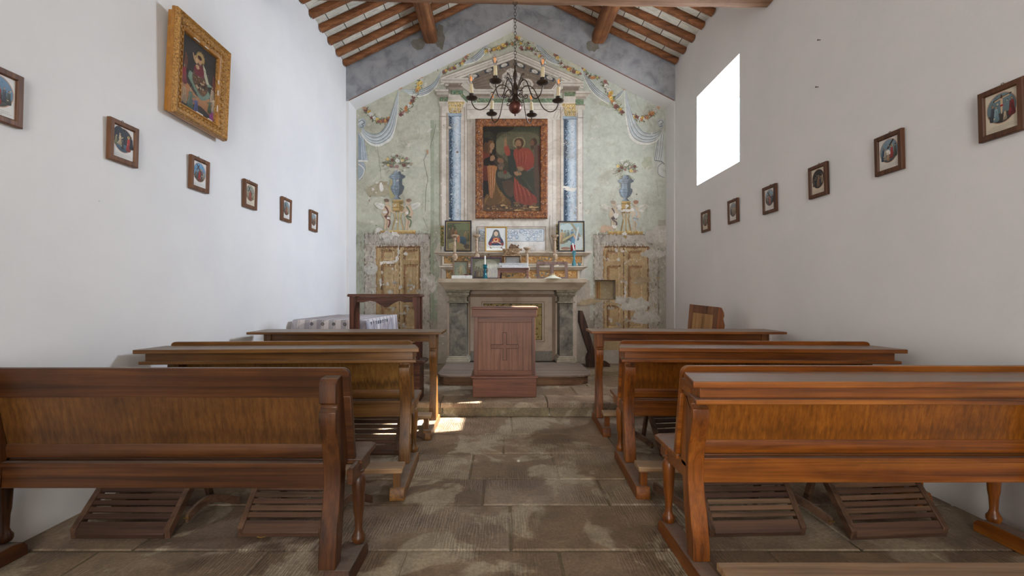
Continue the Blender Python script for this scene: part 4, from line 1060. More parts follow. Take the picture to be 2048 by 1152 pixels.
# cobwebs
cw = plain('cobweb_silk', (190, 186, 178), .9)
mb = MB(); rr = random.Random(4)
base = [(-.98,2.42,.20), (-1.1,2.40,.19), (-.94,2.36,.13), (-.86,2.40,.22), (-.90,2.33,.11), (-1.05,2.36,.14)]
for i in range(len(base)):
    for j in range(i+1, len(base)):
        if rr.random() < .6:
            a, b = Vector(base[i]), Vector(base[j]); m = (a+b)/2 - Vector((0,0,.012))
            mb.tube([tuple(p) for p in catmull([a, m, b], 4)], .0006, 4)
mb.map(lambda v: v); o = mb.build('cobweb', cw); tag(o, 'thin cobweb strands hanging over the near left footrest beside the aisle', 'cobweb')

# ================================================================ lectern
LW = wood('lectern_wood_x', (84, 44, 26), (124, 72, 46), (146, 92, 62), 'X', .45, 1.5, .1, .2, .5)
LZ = wood('lectern_wood_z', (82, 44, 26), (122, 72, 46), (144, 90, 62), 'Z', .42, 1, .15, .2, 0)
LP = wood('lectern_panel_wood', (108, 70, 54), (140, 96, 74), (158, 112, 88), 'Z', .5, 1.6, .05, .2, 0, .7)
LC = wood('lectern_cross_wood', (104, 66, 50), (134, 90, 68), (150, 104, 80), 'Z', .5, 1.6, .05, .2, 0, .7)
LD = plain('lectern_inlay_line', (70, 42, 34), .6)
ly = 4.76; r = root('lectern', ((X(945, ly)+X(1073, ly))/2, ly+.2, STEP_Z), 'reddish brown wooden lectern with an inset cross panel on the stone step before the altar', 'lectern')
w2 = .333; zb, dz = -STEP_Z, 0
def LZv(py): return Z(py, ly)-STEP_Z
MB().box(-w2, w2, -.2, .2, .0, LZv(756)).build('plinth', LW, r, .004)
mb = MB().prism([(-.222, LZv(756)), (-.222, LZv(753.5)), (-.212, LZv(751)), (.212, LZv(751)), (.222, LZv(753.5)), (.222, LZv(756))], 'X', -w2-.018, w2+.018); mb.build('plinth_moulding', LW, r, .003)
bw = .322; z0, z1 = LZv(751), LZv(620)
fx0, fx1 = X(956, ly)-r.location.x, X(1064, ly)-r.location.x; fz0, fz1 = LZv(741.5), LZv(644.5)
for q_ in ((-bw, fx0), (fx1, bw)): MB().box(*q_, -.19, -.165, z0, z1).build('stile', LZ, r, .002)
for q_ in ((fz1, z1), (z0, fz0)): MB().box(fx0, fx1, -.19, -.165, *q_).build('rail', LW, r, .002)
for q_ in ((-bw, -bw+.02), (bw-.02, bw)): MB().box(*q_, -.165, .19, z0, z1).build('side_panel', LZ, r, .002)
pnl = MB().box(fx0, fx1, -.176, -.166, fz0, fz1).build('cross_panel', LP, r)
mb = MB(); cz = LZv(693.5)
cx0, cx1, ca, cb, cc, cd = X(982.4,ly)-r.location.x, X(1037,ly)-r.location.x, X(1006,ly)-r.location.x, X(1013,ly)-r.location.x, LZv(720.5), LZv(666)
mb.prism([(ca,cc),(cb,cc),(cb,cz-.018),(cx1,cz-.018),(cx1,cz+.018),(cb,cz+.018),(cb,cd),(ca,cd),(ca,cz+.018),(cx0,cz+.018),(cx0,cz-.018),(ca,cz-.018)], 'Y', -.183, -.175)
c_ = mb.build('cross', LC, pnl, .001)
mb = MB(); t = .005
for (a, b, c, d) in ((ca-t,cb+t,cc-t,cd+t), (cx0-t,cx1+t,cz-.018-t,cz+.018+t)): mb.box(a, b, -.1785, -.1755, c, d)
mb.build('cross_outline', LD, pnl)
MB().box(-w2-.006, w2+.006, -.205, -.185, LZv(634), LZv(619)).box(-w2-.006, w2+.006, .185, .205, LZv(634), LZv(619)).build('top_band', LW, r, .003)
MB().box(-w2-.016, w2+.016, -.217, .217, LZv(619), LZv(613.5)).build('lectern_top', LW, r, .005)

# ================================================================ wooden predella and altar
PRW = wood('weathered_platform_wood', (92, 74, 62), (136, 116, 100), (166, 146, 128), 'X', .85, .8, 0, .3, .3, 1.0, .5)
pz = .262; y0, y1 = 5.36, 6.46; xa, xb = -.79, 1.085
r = root('altar_platform', ((xa+xb)/2, 5.9, STEP_Z), 'low worn grey wooden platform with rounded front corners below the altar', 'platform')
ox = -(xa+xb)/2
def pw(x, y): return (x+ox, y-5.9)
top = [(xa, y1), (xa, y0+.16), (xa+.05, y0+.05), (xa+.16, y0), (xb-.32, y0), (xb-.12, y0+.04), (xb-.02, y0+.14), (xb, y0+.26), (xb+.01, y1)]
mb = MB().prism([pw(*p) for p in top], 'Z', pz-STEP_Z-.022, pz-STEP_Z); mb.build('platform_top', PRW, r, .004)
inn_ = [(xa+.02, y1-.02), (xa+.02, y0+.15), (xa+.09, y0+.05), (xa+.18, y0+.03), (xb-.33, y0+.03), (xb-.14, y0+.07), (xb-.05, y0+.16), (xb-.03, y1-.02)]
mb = MB().prism([pw(*p) for p in inn_], 'Z', .0, pz-STEP_Z-.022); mb.build('platform_base', wood('platform_base_wood', (84, 58, 42), (126, 92, 68), (150, 118, 90), 'X', .85, .7, 0, .5, 0, 1.0, .5), r, .003)
STN = mottled('altar_stone', [(150,134,114),(176,160,138),(196,180,158)], 5, .85, .3, flake=(120,116,96), fl=(.7,.75), vscale=(.5,1,1.5))
PIL = mottled('grey_marbled_pilaster', [(70,68,62),(112,106,94),(146,138,122)], 9, .75, .35, flake=(150,146,132), fl=(.62,.66))
CAPM = mottled('green_grey_capital', [(92,88,72),(128,120,100),(160,150,130)], 12, .85, .4, flake=(160,152,134), fl=(.6,.66))
PLB = mottled('altar_base_plaster', [(150,140,122),(178,168,148)], 8, .9, .3)
FRN = mottled('altar_frontal_plaster', [(172,152,134),(196,178,160),(204,188,170)], 4, .85, .2, flake=(150,130,112), fl=(.7,.78))
az = 6.3; AX0, AX1 = X(876, az), X(1174, az)
r = root('altar', (X(1025, az), 6.75, pz), 'stone altar with moulded slab on two grey marbled pilasters, painted frontal between them', 'altar')
ax, ay, azb = r.location.x, r.location.y, r.location.z
def AL(mb): return mb.map(lambda v: (v.x-ax, v.y-ay, v.z-azb))
zt = Z(557, az)
# slab: moulded profile mitred round front and sides
prof = [(0, zt), (0, Z(565, az)), (.02, Z(567.5, az)), (.05, Z(572, az)), (.075, Z(577, az)), (.085, Z(580, az))]
mb = MB(); n = len(prof); vs = []
for ins, z in prof:
    vs += [(AX0+ins, YF-.012, z), (AX0+ins, az+ins, z), (AX1-ins, az+ins, z), (AX1-ins, YF-.012, z)]
fs = [(i*4+k, i*4+k+1, i*4+k+5, i*4+k+4) for i in range(n-1) for k in range(3)]+[(0,1,2,3), tuple((n-1)*4+k for k in (3,2,1,0))]+[(0,3,(n-1)*4+3,(n-1)*4)][:0]
mb.add(vs, fs); mb.add([(AX0+p[0], YF-.012, p[1]) for p in prof]+[(AX1-p[0], YF-.012, p[1]) for p in prof[::-1]], [tuple(range(2*n))])
AL(mb).build('altar_slab', STN, r, .004)
zs = Z(580, az)
for (c0, c1, s0, s1, b0, b1, nm) in ((893,937,899,933,893,941,'l'), (1115,1151,1119,1146,1114,1152,'r')):
    yc = 6.42
    def bx(mb, pa, pb, za, zb, ex=0.0): mb.box(X(pa, yc)-ex, X(pb, yc)+ex, yc-ex, 6.74, za, zb)
    mb = MB(); bx(mb, s0, s1, pz+.09, Z(606, yc)); AL(mb).build('pilaster', PIL, r, .006)
    mb = MB(); zc = Z(606, yc)
    for k, (t0, t1, e) in enumerate(((0,.10,.03),(.10,.14,.018),(.14,.5,.006),(.5,.62,.024),(.62,.85,.04),(.85,1.0,.052))): bx(mb, s0, s1, zc+(zs-zc)*t0, zc+(zs-zc)*t1, e)
    AL(mb).build('capital', CAPM, r, .006)
    mb = MB()
    for (za, zb, e) in ((pz, pz+.04, .045), (pz+.04, pz+.065, .035), (pz+.065, pz+.09, .018)): bx(mb, s0, s1, za, zb, e)
    AL(mb).build('pilaster_base', PLB, r, .005)
yf = 6.70
mb = MB().box(AX0+.08, AX1-.08, yf, YF-.012, pz, zs); AL(mb).build('altar_body', FRN, r, .004)
fpn = Paint(lambda x, y, d: (X(x, yf)-ax, yf-.002-d-ay, Z(y, yf)-azb), 1e-5, 1.05)
fpn.rect(938, 588, 1111, 594, (150,126,106)); fpn.rect(938, 594, 941, 716, (168,146,126)); fpn.rect(1104, 588, 1111, 720, (152,130,112))
fpn.frame(963, 603, 1089, 684, 1.2, (150,128,110)); fpn.frame(965.5, 605.5, 1086.5, 681.5, .8, (206,190,172)); fpn.rect(967, 607, 1084, 680, (178,156,104))
for _ in range(260):
    x, y = fpn.r.uniform(969, 1082), fpn.r.uniform(609, 678); fpn.ell(x, y, fpn.r.uniform(.8, 3), fpn.r.uniform(.8, 2.4), fpn.r.choice([(112,104,70),(196,174,116),(82,80,60),(150,124,76),(206,188,134)]), n=7, jit=.4)
fpn.veins(968, 608, 1083, 679, (56,54,40), 60, .9, 8); fpn.frame(967, 607, 1084, 680, .9, (64,58,42))
fpn.rect(941, 703, 1104, 722, (146,140,130)); fpn.veins(941, 704, 1104, 721, (110,104,98), 26, .7, 8); fpn.line([(941,702.5),(1104,702.5)], .8, (120,108,96), False)
fpn.build('painted_frontal', attrmat('frontal_paint', .85, .3, 1.0, .2, spec=.2), r)
# two shelf tiers behind the slab (gradines)
def gradine(y_, px0, px1, pyt, pyb, name, label, ptop, marb):
    r = root(name, (X((px0+px1)/2, y_), YF-.03, ptop), label, 'shelf', 'painted altar shelves')
    bx_, by_, bz_ = r.location
    x0, x1 = X(px0, y_), X(px1, y_); zt_ = Z(pyt, y_)
    prof = [(0, zt_), (0, zt_-.018), (.025, zt_-.026), (.05, zt_-.05), (.075, zt_-.058), (.10, zt_-.066)]
    vs = []; mb = MB(); n = len(prof)
    for ins, z in prof: vs += [(x0+ins*1.2, YF-.012, z), (x0+ins*1.2, y_+ins*.55, z), (x1-ins*1.2, y_+ins*.55, z), (x1-ins*1.2, YF-.012, z)]
    mb.add(vs, [(i*4+k, i*4+k+1, i*4+k+5, i*4+k+4) for i in range(n-1) for k in range(3)]+[(0,1,2,3), tuple((n-1)*4+k for k in (3,2,1,0))])
    mb.add([(x0+p[0]*1.2, YF-.012, p[1]) for p in prof]+[(x1-p[0]*1.2, YF-.012, p[1]) for p in prof[::-1]], [tuple(range(2*n))])
    mb.map(lambda v: (v.x-bx_, v.y-by_, v.z-bz_)).build('shelf_cornice', mottled(name+'_stone', [(168,152,134),(200,186,168),(214,202,186)], 6, .85, .3, flake=(130,118,100), fl=(.66,.72)), r, .003)
    yb_ = y_+.062
    MB().box(x0+.11, x1-.11, yb_, YF-.012, ptop, zt_-.06).map(lambda v: (v.x-bx_, v.y-by_, v.z-bz_)).build('shelf_body', PLB, r, .003)
    p = Paint(lambda x, y, d: (X(x, yb_)-bx_, yb_-.0015-d-by_, Z(y, yb_)-bz_), 1e-5, 1.05)
    a, b, c, d = marb
    p.rect(px0+17, c-5, px1-17, d+4, (206,192,172)); p.frame(a-1, c-1, b+1, d+1, 1, (140,104,66)); p.rect(a, c, b, d, (180,140,90))
    for _ in range(320):
        x, y = p.r.uniform(a+3, b-3), p.r.uniform(c+2.5, d-2.5); t = (x-a)/(b-a)
        cl = [(200,150,90),(160,112,66),(214,174,118)] if t > .55 else [(136,108,72),(92,84,68),(164,128,80),(96,100,88)]
        if .68 < t < .82 and p.r.random() < .4: cl = [(96,124,132),(140,156,150)]
        p.ell(x, y, p.r.uniform(1, 3), p.r.uniform(.7, 2.2), p.r.choice(cl), n=8, jit=.4)
    p.veins(a, c, b, d, (84,56,34), 30, .6, 8)
    p.build('painted_panel', attrmat(name+'_paint', .8, .25, 1.0, .15, spec=.3), r)
    return r
SH1Y, SH2Y = 6.80, 6.98
SH1Z, SH2Z = Z(532, SH1Y), Z(503.5, SH2Y)
gradine(SH1Y, 878, 1176, 532, 557, 'lower_altar_shelf', 'lower of the two cream stone shelves behind the altar slab, front painted as marble', zt, (893, 1154, 541, 556))
gradine(SH2Y, 868, 1184, 503.5, 532, 'upper_altar_shelf', 'upper and longer cream stone shelf above the altar, orange marbled front', SH1Z, (889, 1163, 512, 526))
# ================================================================ painted pictures
def figure(p, cx, by, h, robe, hair=(80,56,40), skin=(196,160,128), mantle=None, lean=0.0, halo=None, arm=0):
    w_ = h*.17; d = tuple(int(v*.66) for v in robe); l = tuple(min(255, int(v*1.25)) for v in robe); tx = cx+lean*h
    hy = by-h*.90
    if halo: p.ell(tx, hy, h*.105, h*.105, halo)
    p.smooth([(tx-w_*.62, by-h*.78), (tx+w_*.62, by-h*.78), (cx+w_*.9, by-h*.45), (cx+w_*1.25, by), (cx-w_*1.2, by), (cx-w_*.85, by-h*.45)], robe, d)
    for k in (-.5, 0, .5): p.line([(tx+w_*k*.7, by-h*.7), (cx+w_*k, by-h*.35), (cx+w_*k*1.6, by-h*.03)], h*.018, d if k >= 0 else l, taper=True)
    if mantle: p.smooth([(tx-w_*.7, by-h*.76), (tx, by-h*.72), (cx+w_*.9, by-h*.3), (cx+w_*.5, by-h*.1), (cx-w_*.3, by-h*.4), (cx-w_*.95, by-h*.3)], mantle, tuple(int(v*.7) for v in mantle))
    if arm: p.line([(tx+arm*w_*.5, by-h*.72), (tx+arm*w_*1.4, by-h*.6), (tx+arm*w_*2.0, by-h*.7)], h*.055, robe); p.ell(tx+arm*w_*2.1, by-h*.72, h*.028, h*.028, skin)
    p.ell(tx, hy, h*.062, h*.078, hair); p.ell(tx+h*.008, hy+h*.012, h*.043, h*.058, skin, n=14)
    p.ell(tx, hy+h*.05, h*.03, h*.02, hair, n=8); p.rect(tx-h*.02, hy+h*.05, tx+h*.02, hy+h*.11, skin) if not mantle else None
def crowd(p, x0, x1, by, h, cols, n, seed):
    r = random.Random(seed)
    for k in range(n): figure(p, x0+(x1-x0)*(k+.5)/n+r.uniform(-3, 3), by+r.uniform(-4, 4), h*r.uniform(.8, 1.05), r.choice(cols), r.choice([(60,44,34),(96,70,48),(120,110,100)]), lean=r.uniform(-.08, .08), arm=r.choice([-1,0,1]))

M['print_paint'] = attrmat('print_colours', .6, 0, 1.0, .1, bump=.02, coat=.0)
M['oil_paint'] = attrmat('oil_paint_layer', .45, .12, 1.0, .2, (150,120,90), .25, .1, 2.5)
M['gloss_print'] = attrmat('print_behind_glass', .5, 0, 1.0, .12, bump=.0, coat=.6, scale=3)

# altar painting -----------------------------------------------------------
yp = 7.10; SCL = yp/F/5.235; pw_, ph_ = 756*SCL, 1040*SCL
r = root('altar_painting', (X(920+540/5.235, yp), YF-.03, Z(230+1085/5.235, yp)), 'large old oil painting of robed figures in a worn brown marbled frame above the altar', 'painting')
FRM = mottled('marbled_brown_frame', [(58,28,16),(122,68,32),(170,112,58)], 20, .5, .35, flake=(206,190,170), fl=(.60,.63), coat=.2)
f1 = MB().frame(pw_, ph_, [(0,-.012),(0,.035),(.02,.05),(.06,.046),(.09,.034),(.105,.034),(.118,.018),(.118,-.012)]).build('picture_frame', FRM, r, .002)
p = Paint(lambda x, y, d: ((x-540)*SCL, -.012-d, (1085-y)*SCL), 1e-5, .86)
p.tone = lambda c: tuple(v*.78+(.3*c[0]+.6*c[1]+.1*c[2])*.22*q_ for v, q_ in zip(c, (1.12, 1.0, .8)))
p.rect(225, 112, 852, 1024, (84,80,60), (70,58,44))
p.smooth([(380,260),(470,190),(600,180),(820,220),(840,520),(600,560),(430,430),(390,360)], (112,108,80), (96,92,70)); p.ell(430, 330, 60, 90, (124,120,92)); 
p.smooth([(225,112),(560,112),(520,170),(400,190),(378,260),(372,420),(300,440),(225,330)], (40,36,30)); p.rect(560, 112, 852, 170, (56,66,50), (76,80,60))
for a in range(7): p.line([(400+a*14, 165+a*3), (395+a*20, 200), (372+a*26, 232)], 4, (48,46,36), taper=True); p.line([(240, 190+a*10), (290, 180+a*9), (372, 200+a*14)], 4, (86,84,66), taper=True)
SK, SKD = (176,128,92), (132,88,62)
# standing man at left
p.smooth([(240,380),(300,370),(320,460),(300,560),(305,700),(240,690)], (146,62,44), (104,40,32)); p.smooth([(250,470),(300,440),(380,430),(400,520),(340,530),(255,530)], (34,28,28))
p.smooth([(285,300),(310,268),(350,275),(352,330),(320,400),(290,400),(262,350)], (118,78,46)); p.ell(337, 328, 25, 36, SK, rot=.1); p.line([(330,365),(318,400)], 24, SK); p.line([(346,318),(362,334),(348,350)], 3, SKD); p.ell(270, 345, 24, 60, (100,64,40))
p.smooth([(318,440),(345,420),(368,450),(350,478),(318,480)], SK); p.line([(325,450),(360,440)], 3, SKD)
p.rect(240, 690, 300, 870, (28,24,24), (40,30,24))
# kneeling old man
p.smooth([(378,580),(470,560),(560,590),(565,760),(600,890),(650,930),(540,950),(470,860),(400,740),(370,650)], (66,68,60), (52,52,46))
p.smooth([(440,700),(550,690),(560,840),(500,850),(450,760)], (96,74,60)); p.smooth([(395,600),(450,590),(550,610),(555,640),(480,672),(400,650)], (108,108,88)); 
for k in range(6): p.line([(420+k*24, 600+k*3), (430+k*22, 656)], 3, (140,138,112), taper=True)
p.ell(412, 495, 58, 42, (70,56,46), rot=.35); p.ell(425, 480, 36, 28, (150,104,74), rot=.4); p.smooth([(395,520),(450,500),(462,530),(440,570),(400,560)], (112,96,82)); p.ell(472, 600, 18, 22, (140,60,48)); p.ell(430, 560, 22, 18, (140,110,84))
p.smooth([(284,536),(330,528),(388,545),(372,620),(372,720),(352,880),(340,935),(315,930),(300,760)], (198,122,68), (150,92,50))
for k in range(6): p.line([(300+k*15, 545), (308+k*11, 700), (318+k*6, 900)], 4, (228,170,120) if k % 2 else (150,84,44), taper=True)
p.smooth([(372,690),(400,760),(470,850),(530,905),(525,955),(420,965),(250,965),(245,900),(285,830),(340,870)], (138,94,44), (110,74,38))
for k in range(8): p.line([(372+k*3, 700+k*10), (410+k*8, 820+k*8), (500-k*16, 930)], 4, (184,136,70) if k % 2 else (96,64,32), taper=True)
for k in range(4): p.line([(300-k*10, 850+k*8), (262, 900+k*14)], 4, (176,126,62), taper=True)
# central figure in red with green mantle and halo
p.ell(618, 292, 66, 60, (168,158,112)); p.ell(618, 292, 57, 52, (120,112,80))
p.smooth([(505,360),(560,365),(585,430),(590,560),(560,640),(510,600),(500,470),(490,420)], (62,70,62), (50,56,50))
p.smooth([(566,366),(615,350),(690,350),(740,370),(772,440),(776,530),(735,585),(680,580),(600,560),(578,480),(560,420)], (178,74,56), (160,60,48))
for k in range(7): p.line([(590+k*16, 380), (596+k*16, 450), (604+k*12, 530)], 4, (140,48,40) if k % 2 else (204,104,80), taper=True)
p.smooth([(462,330),(495,322),(522,372),(524,420),(492,430),(466,390)], (182,76,58)); p.smooth([(460,300),(462,265),(478,250),(490,275),(490,325),(465,330)], SK); p.line([(474,262),(470,236)], 7, SK); p.line([(484,266),(484,240)], 6, SK)
p.smooth([(572,270),(600,246),(645,250),(664,290),(656,330),(630,355),(590,320)], (92,58,38)); p.ell(610, 305, 31, 42, SK, rot=-.1); p.smooth([(588,328),(630,330),(625,362),(606,366)], (104,64,42)); p.line([(596,300),(606,300)], 3, (70,44,34)); p.line([(618,300),(630,302)], 3, (70,44,34)); p.line([(608,304),(606,320)], 3, SKD); p.line([(600,332),(618,333)], 3, (130,60,50))
p.smooth([(565,600),(640,620),(700,595),(765,560),(780,640),(790,760),(810,870),(745,820),(640,740),(590,690)], (72,78,64), (58,62,52))
p.line([(700,590),(740,570),(775,540)], 8, (96,110,110)); p.line([(650,640),(720,740),(790,840)], 5, (96,98,80), taper=True); p.line([(620,650),(680,740),(760,820)], 5, (44,48,42), taper=True)
p.smooth([(566,650),(600,690),(660,760),(740,815),(808,870),(806,920),(740,945),(650,935),(580,900),(563,800)], (172,68,52), (150,56,44))
for k in range(8): p.line([(575+k*14, 670+k*14), (588+k*20, 790), (605+k*24, 925)], 5, (128,44,38) if k % 2 else (206,110,84), taper=True)
p.smooth([(600,540),(640,545),(670,570),(640,588),(605,575)], SK); p.smooth([(560,600),(610,590),(642,610),(636,632),(585,634)], SK); p.line([(600,596),(618,612)], 4, (190,190,170)); p.ell(617, 590, 14, 20, (116,114,94))
p.ell(775, 935, 22, 14, SKD); p.ell(590, 920, 34, 10, SKD); p.ell(680, 955, 20, 8, SK)
# man behind at right
p.smooth([(770,350),(826,350),(832,880),(800,870),(770,600),(778,440)], (104,80,64), (84,62,50)); p.ell(772, 285, 36, 42, (78,54,42)); p.ell(755, 298, 22, 34, SKD); p.smooth([(738,320),(772,325),(766,362),(745,360)], (84,60,46)); p.smooth([(812,330),(838,340),(838,620),(818,560)], (96,44,38))
# stony ground
p.smooth([(240,960),(400,940),(560,965),(700,960),(838,990),(838,1012),(240,1012)], (96,66,42))
for _ in range(46):
    x = p.r.uniform(265, 820); y = p.r.uniform(940, 1000); p.ell(x, y, p.r.uniform(8, 34), p.r.uniform(4, 10), p.r.choice([(184,138,82),(150,104,62),(206,164,104),(74,44,30),(120,80,50)]), jit=.3, n=10)
p.brush(8500, 240, 128, 838, 1010, 13, 2.6, .24)
p.build('canvas', M['oil_paint'], r)

# gilt picture on the left wall --------------------------------------------
GOLD = mottled('worn_gilding', [(92,58,22),(172,122,54),(214,168,96)], 80, .4, 1.0, flake=(70,42,18), fl=(.58,.68), coat=.1)
GOLDP = mottled('smooth_gilding', [(150,96,30),(188,130,50)], 10, .35, .2, coat=.2)
gw, gh = .605, .725
r = root('gilt_framed_picture', (XL+.004, 3.425, 2.47), 'large gilt ornate framed picture of an enthroned figure in clouds on the left wall', 'picture', None, rad(90), rad(2.5))
MB().frame(gw-.03, gh-.03, [(0,0),(0,.04),(.03,.04),(.03,0)]).build('backing_frame', GOLDP, r, .002, loc=(0,0,.015))
MB().frame(gw, gh, [(0,.036),(0,.075),(.012,.09),(.024,.078),(.03,.07),(.04,.072),(.082,.056),(.09,.05),(.094,.056),(.104,.05),(.11,.03),(.11,.02),(0,.02)][:-1]).build('picture_frame', GOLD, r, .001)
mb = MB(); k = 0
for i in range(13):
    for (a, b) in (((i-6)*.039, .062), ((i-6)*.039, gh-.062)): mb.sphere((a, -.066, b), .0125, 8, 5)
for i in range(13):
    for a in (-gw/2+.062, gw/2-.062): mb.sphere((a, -.066, gh/2+(i-6)*.047), .0125, 8, 5)
tag(mb.build('frame_ornament', GOLD, r), kind='stuff')
MB().frame(gw-.176, gh-.176, [(0,.05),(0,.060),(.012,.056),(.018,.048)]).map(lambda v: (v.x, v.y, v.z+.088)).build('inner_slip', GOLDP, r, .001)
MB().frame(gw+.004, gh+.004, [(0,.04),(0,.058),(.02,.060),(.02,.05)]).map(lambda v: (v.x, v.y, v.z-.002)).build('outer_band', GOLDP, r, .001)
GESSO = plain('chipped_gesso', (226,220,210), .9)
for (a, b, ln_) in ((-.04,.104,.07),(.09,.104,.05),(-.1,gh-.104,.06),(.02,gh-.1,.04)): MB().box(a, a+ln_, -.058, -.052, b-.004, b+.003).build('plaster_chip', GESSO, r)
for (a, b, ln_) in ((.196,.2,.05),(.196,.33,.04),(.196,.42,.03)): MB().box(a, a+.006, -.058, -.052, b, b+ln_).build('plaster_chip', GESSO, r)
iw, ih = gw-.2, gh-.2
q = Paint(lambda x, y, d: ((x/100-.5)*iw, -.032-d, .1+ih*(1-y/130)), 1e-5, .9)
q.rect(-3, -3, 103, 133, (28,26,28), (58,50,44))
for k in range(18): q.line([(q.r.uniform(0,100), q.r.uniform(0,50)), (q.r.uniform(0,100), q.r.uniform(0,50))], 1.2, (52,50,52), taper=True)
q.smooth([(0,92),(18,84),(50,98),(84,88),(100,96),(100,122),(60,112),(30,118),(0,112)], (206,142,86), (150,100,66)); q.smooth([(22,72),(40,88),(60,100),(84,84),(74,70),(90,62),(70,60),(40,62),(26,60)], (140,164,142), (110,136,122))
q.ell(53, 25, 12, 12, (150,122,74)); q.ell(53, 25, 10, 10, (188,158,98)); q.ell(42, 32, 7, 7.5, (176,146,90))
q.smooth([(44,36),(62,32),(74,62),(76,78),(60,92),(36,76),(34,60)], (84,52,34), (110,74,46)); q.poly([(60,32),(66,36),(80,62),(73,64),(64,50)], (200,200,172))
q.smooth([(40,42),(60,38),(64,56),(44,60),(36,52)], (126,34,52)); q.ell(52, 30, 5.5, 7, (206,160,120)); q.ell(51, 25, 6, 4, (80,50,34)); q.ell(43, 34, 4, 5, (214,170,130)); q.ell(46, 44, 5, 4, (212,168,130)); q.line([(36,34),(33,24)], 2.5, (214,170,130))
for _ in range(40): q.ell(q.r.uniform(40, 72), q.r.uniform(60, 84), q.r.uniform(1.5, 4), q.r.uniform(1, 3), q.r.choice([(200,176,140),(70,40,26),(150,104,60),(44,30,24)]), jit=.4, n=7)
for (x, y, c, w_) in ((12,66,(170,56,70),(120,76,54)),(90,72,(206,180,150),(110,50,44))):
    q.smooth([(x-2,y-12),(x+2,y-34),(x+8,y-18),(x+5,y-4)], w_); figure(q, x, y+22, 34, c, (110,90,70)); 
for (x, y, h_, c, hr) in ((14,122,34,(196,160,120),(90,60,40)),(30,126,38,(96,120,100),(150,140,120)),(46,131,32,(84,96,150),(120,80,60)),(90,128,30,(176,60,150),(90,60,50)),(84,114,26,(90,110,80),(70,50,40)),(96,108,30,(220,200,170),(110,80,60))):
    figure(q, x, y, h_, c, hr, arm=q.r.choice([-1, 1]))
q.brush(1500, 0, 0, 100, 130, 2.6, .7, .2)
q.build('canvas', M['gloss_print'], r)

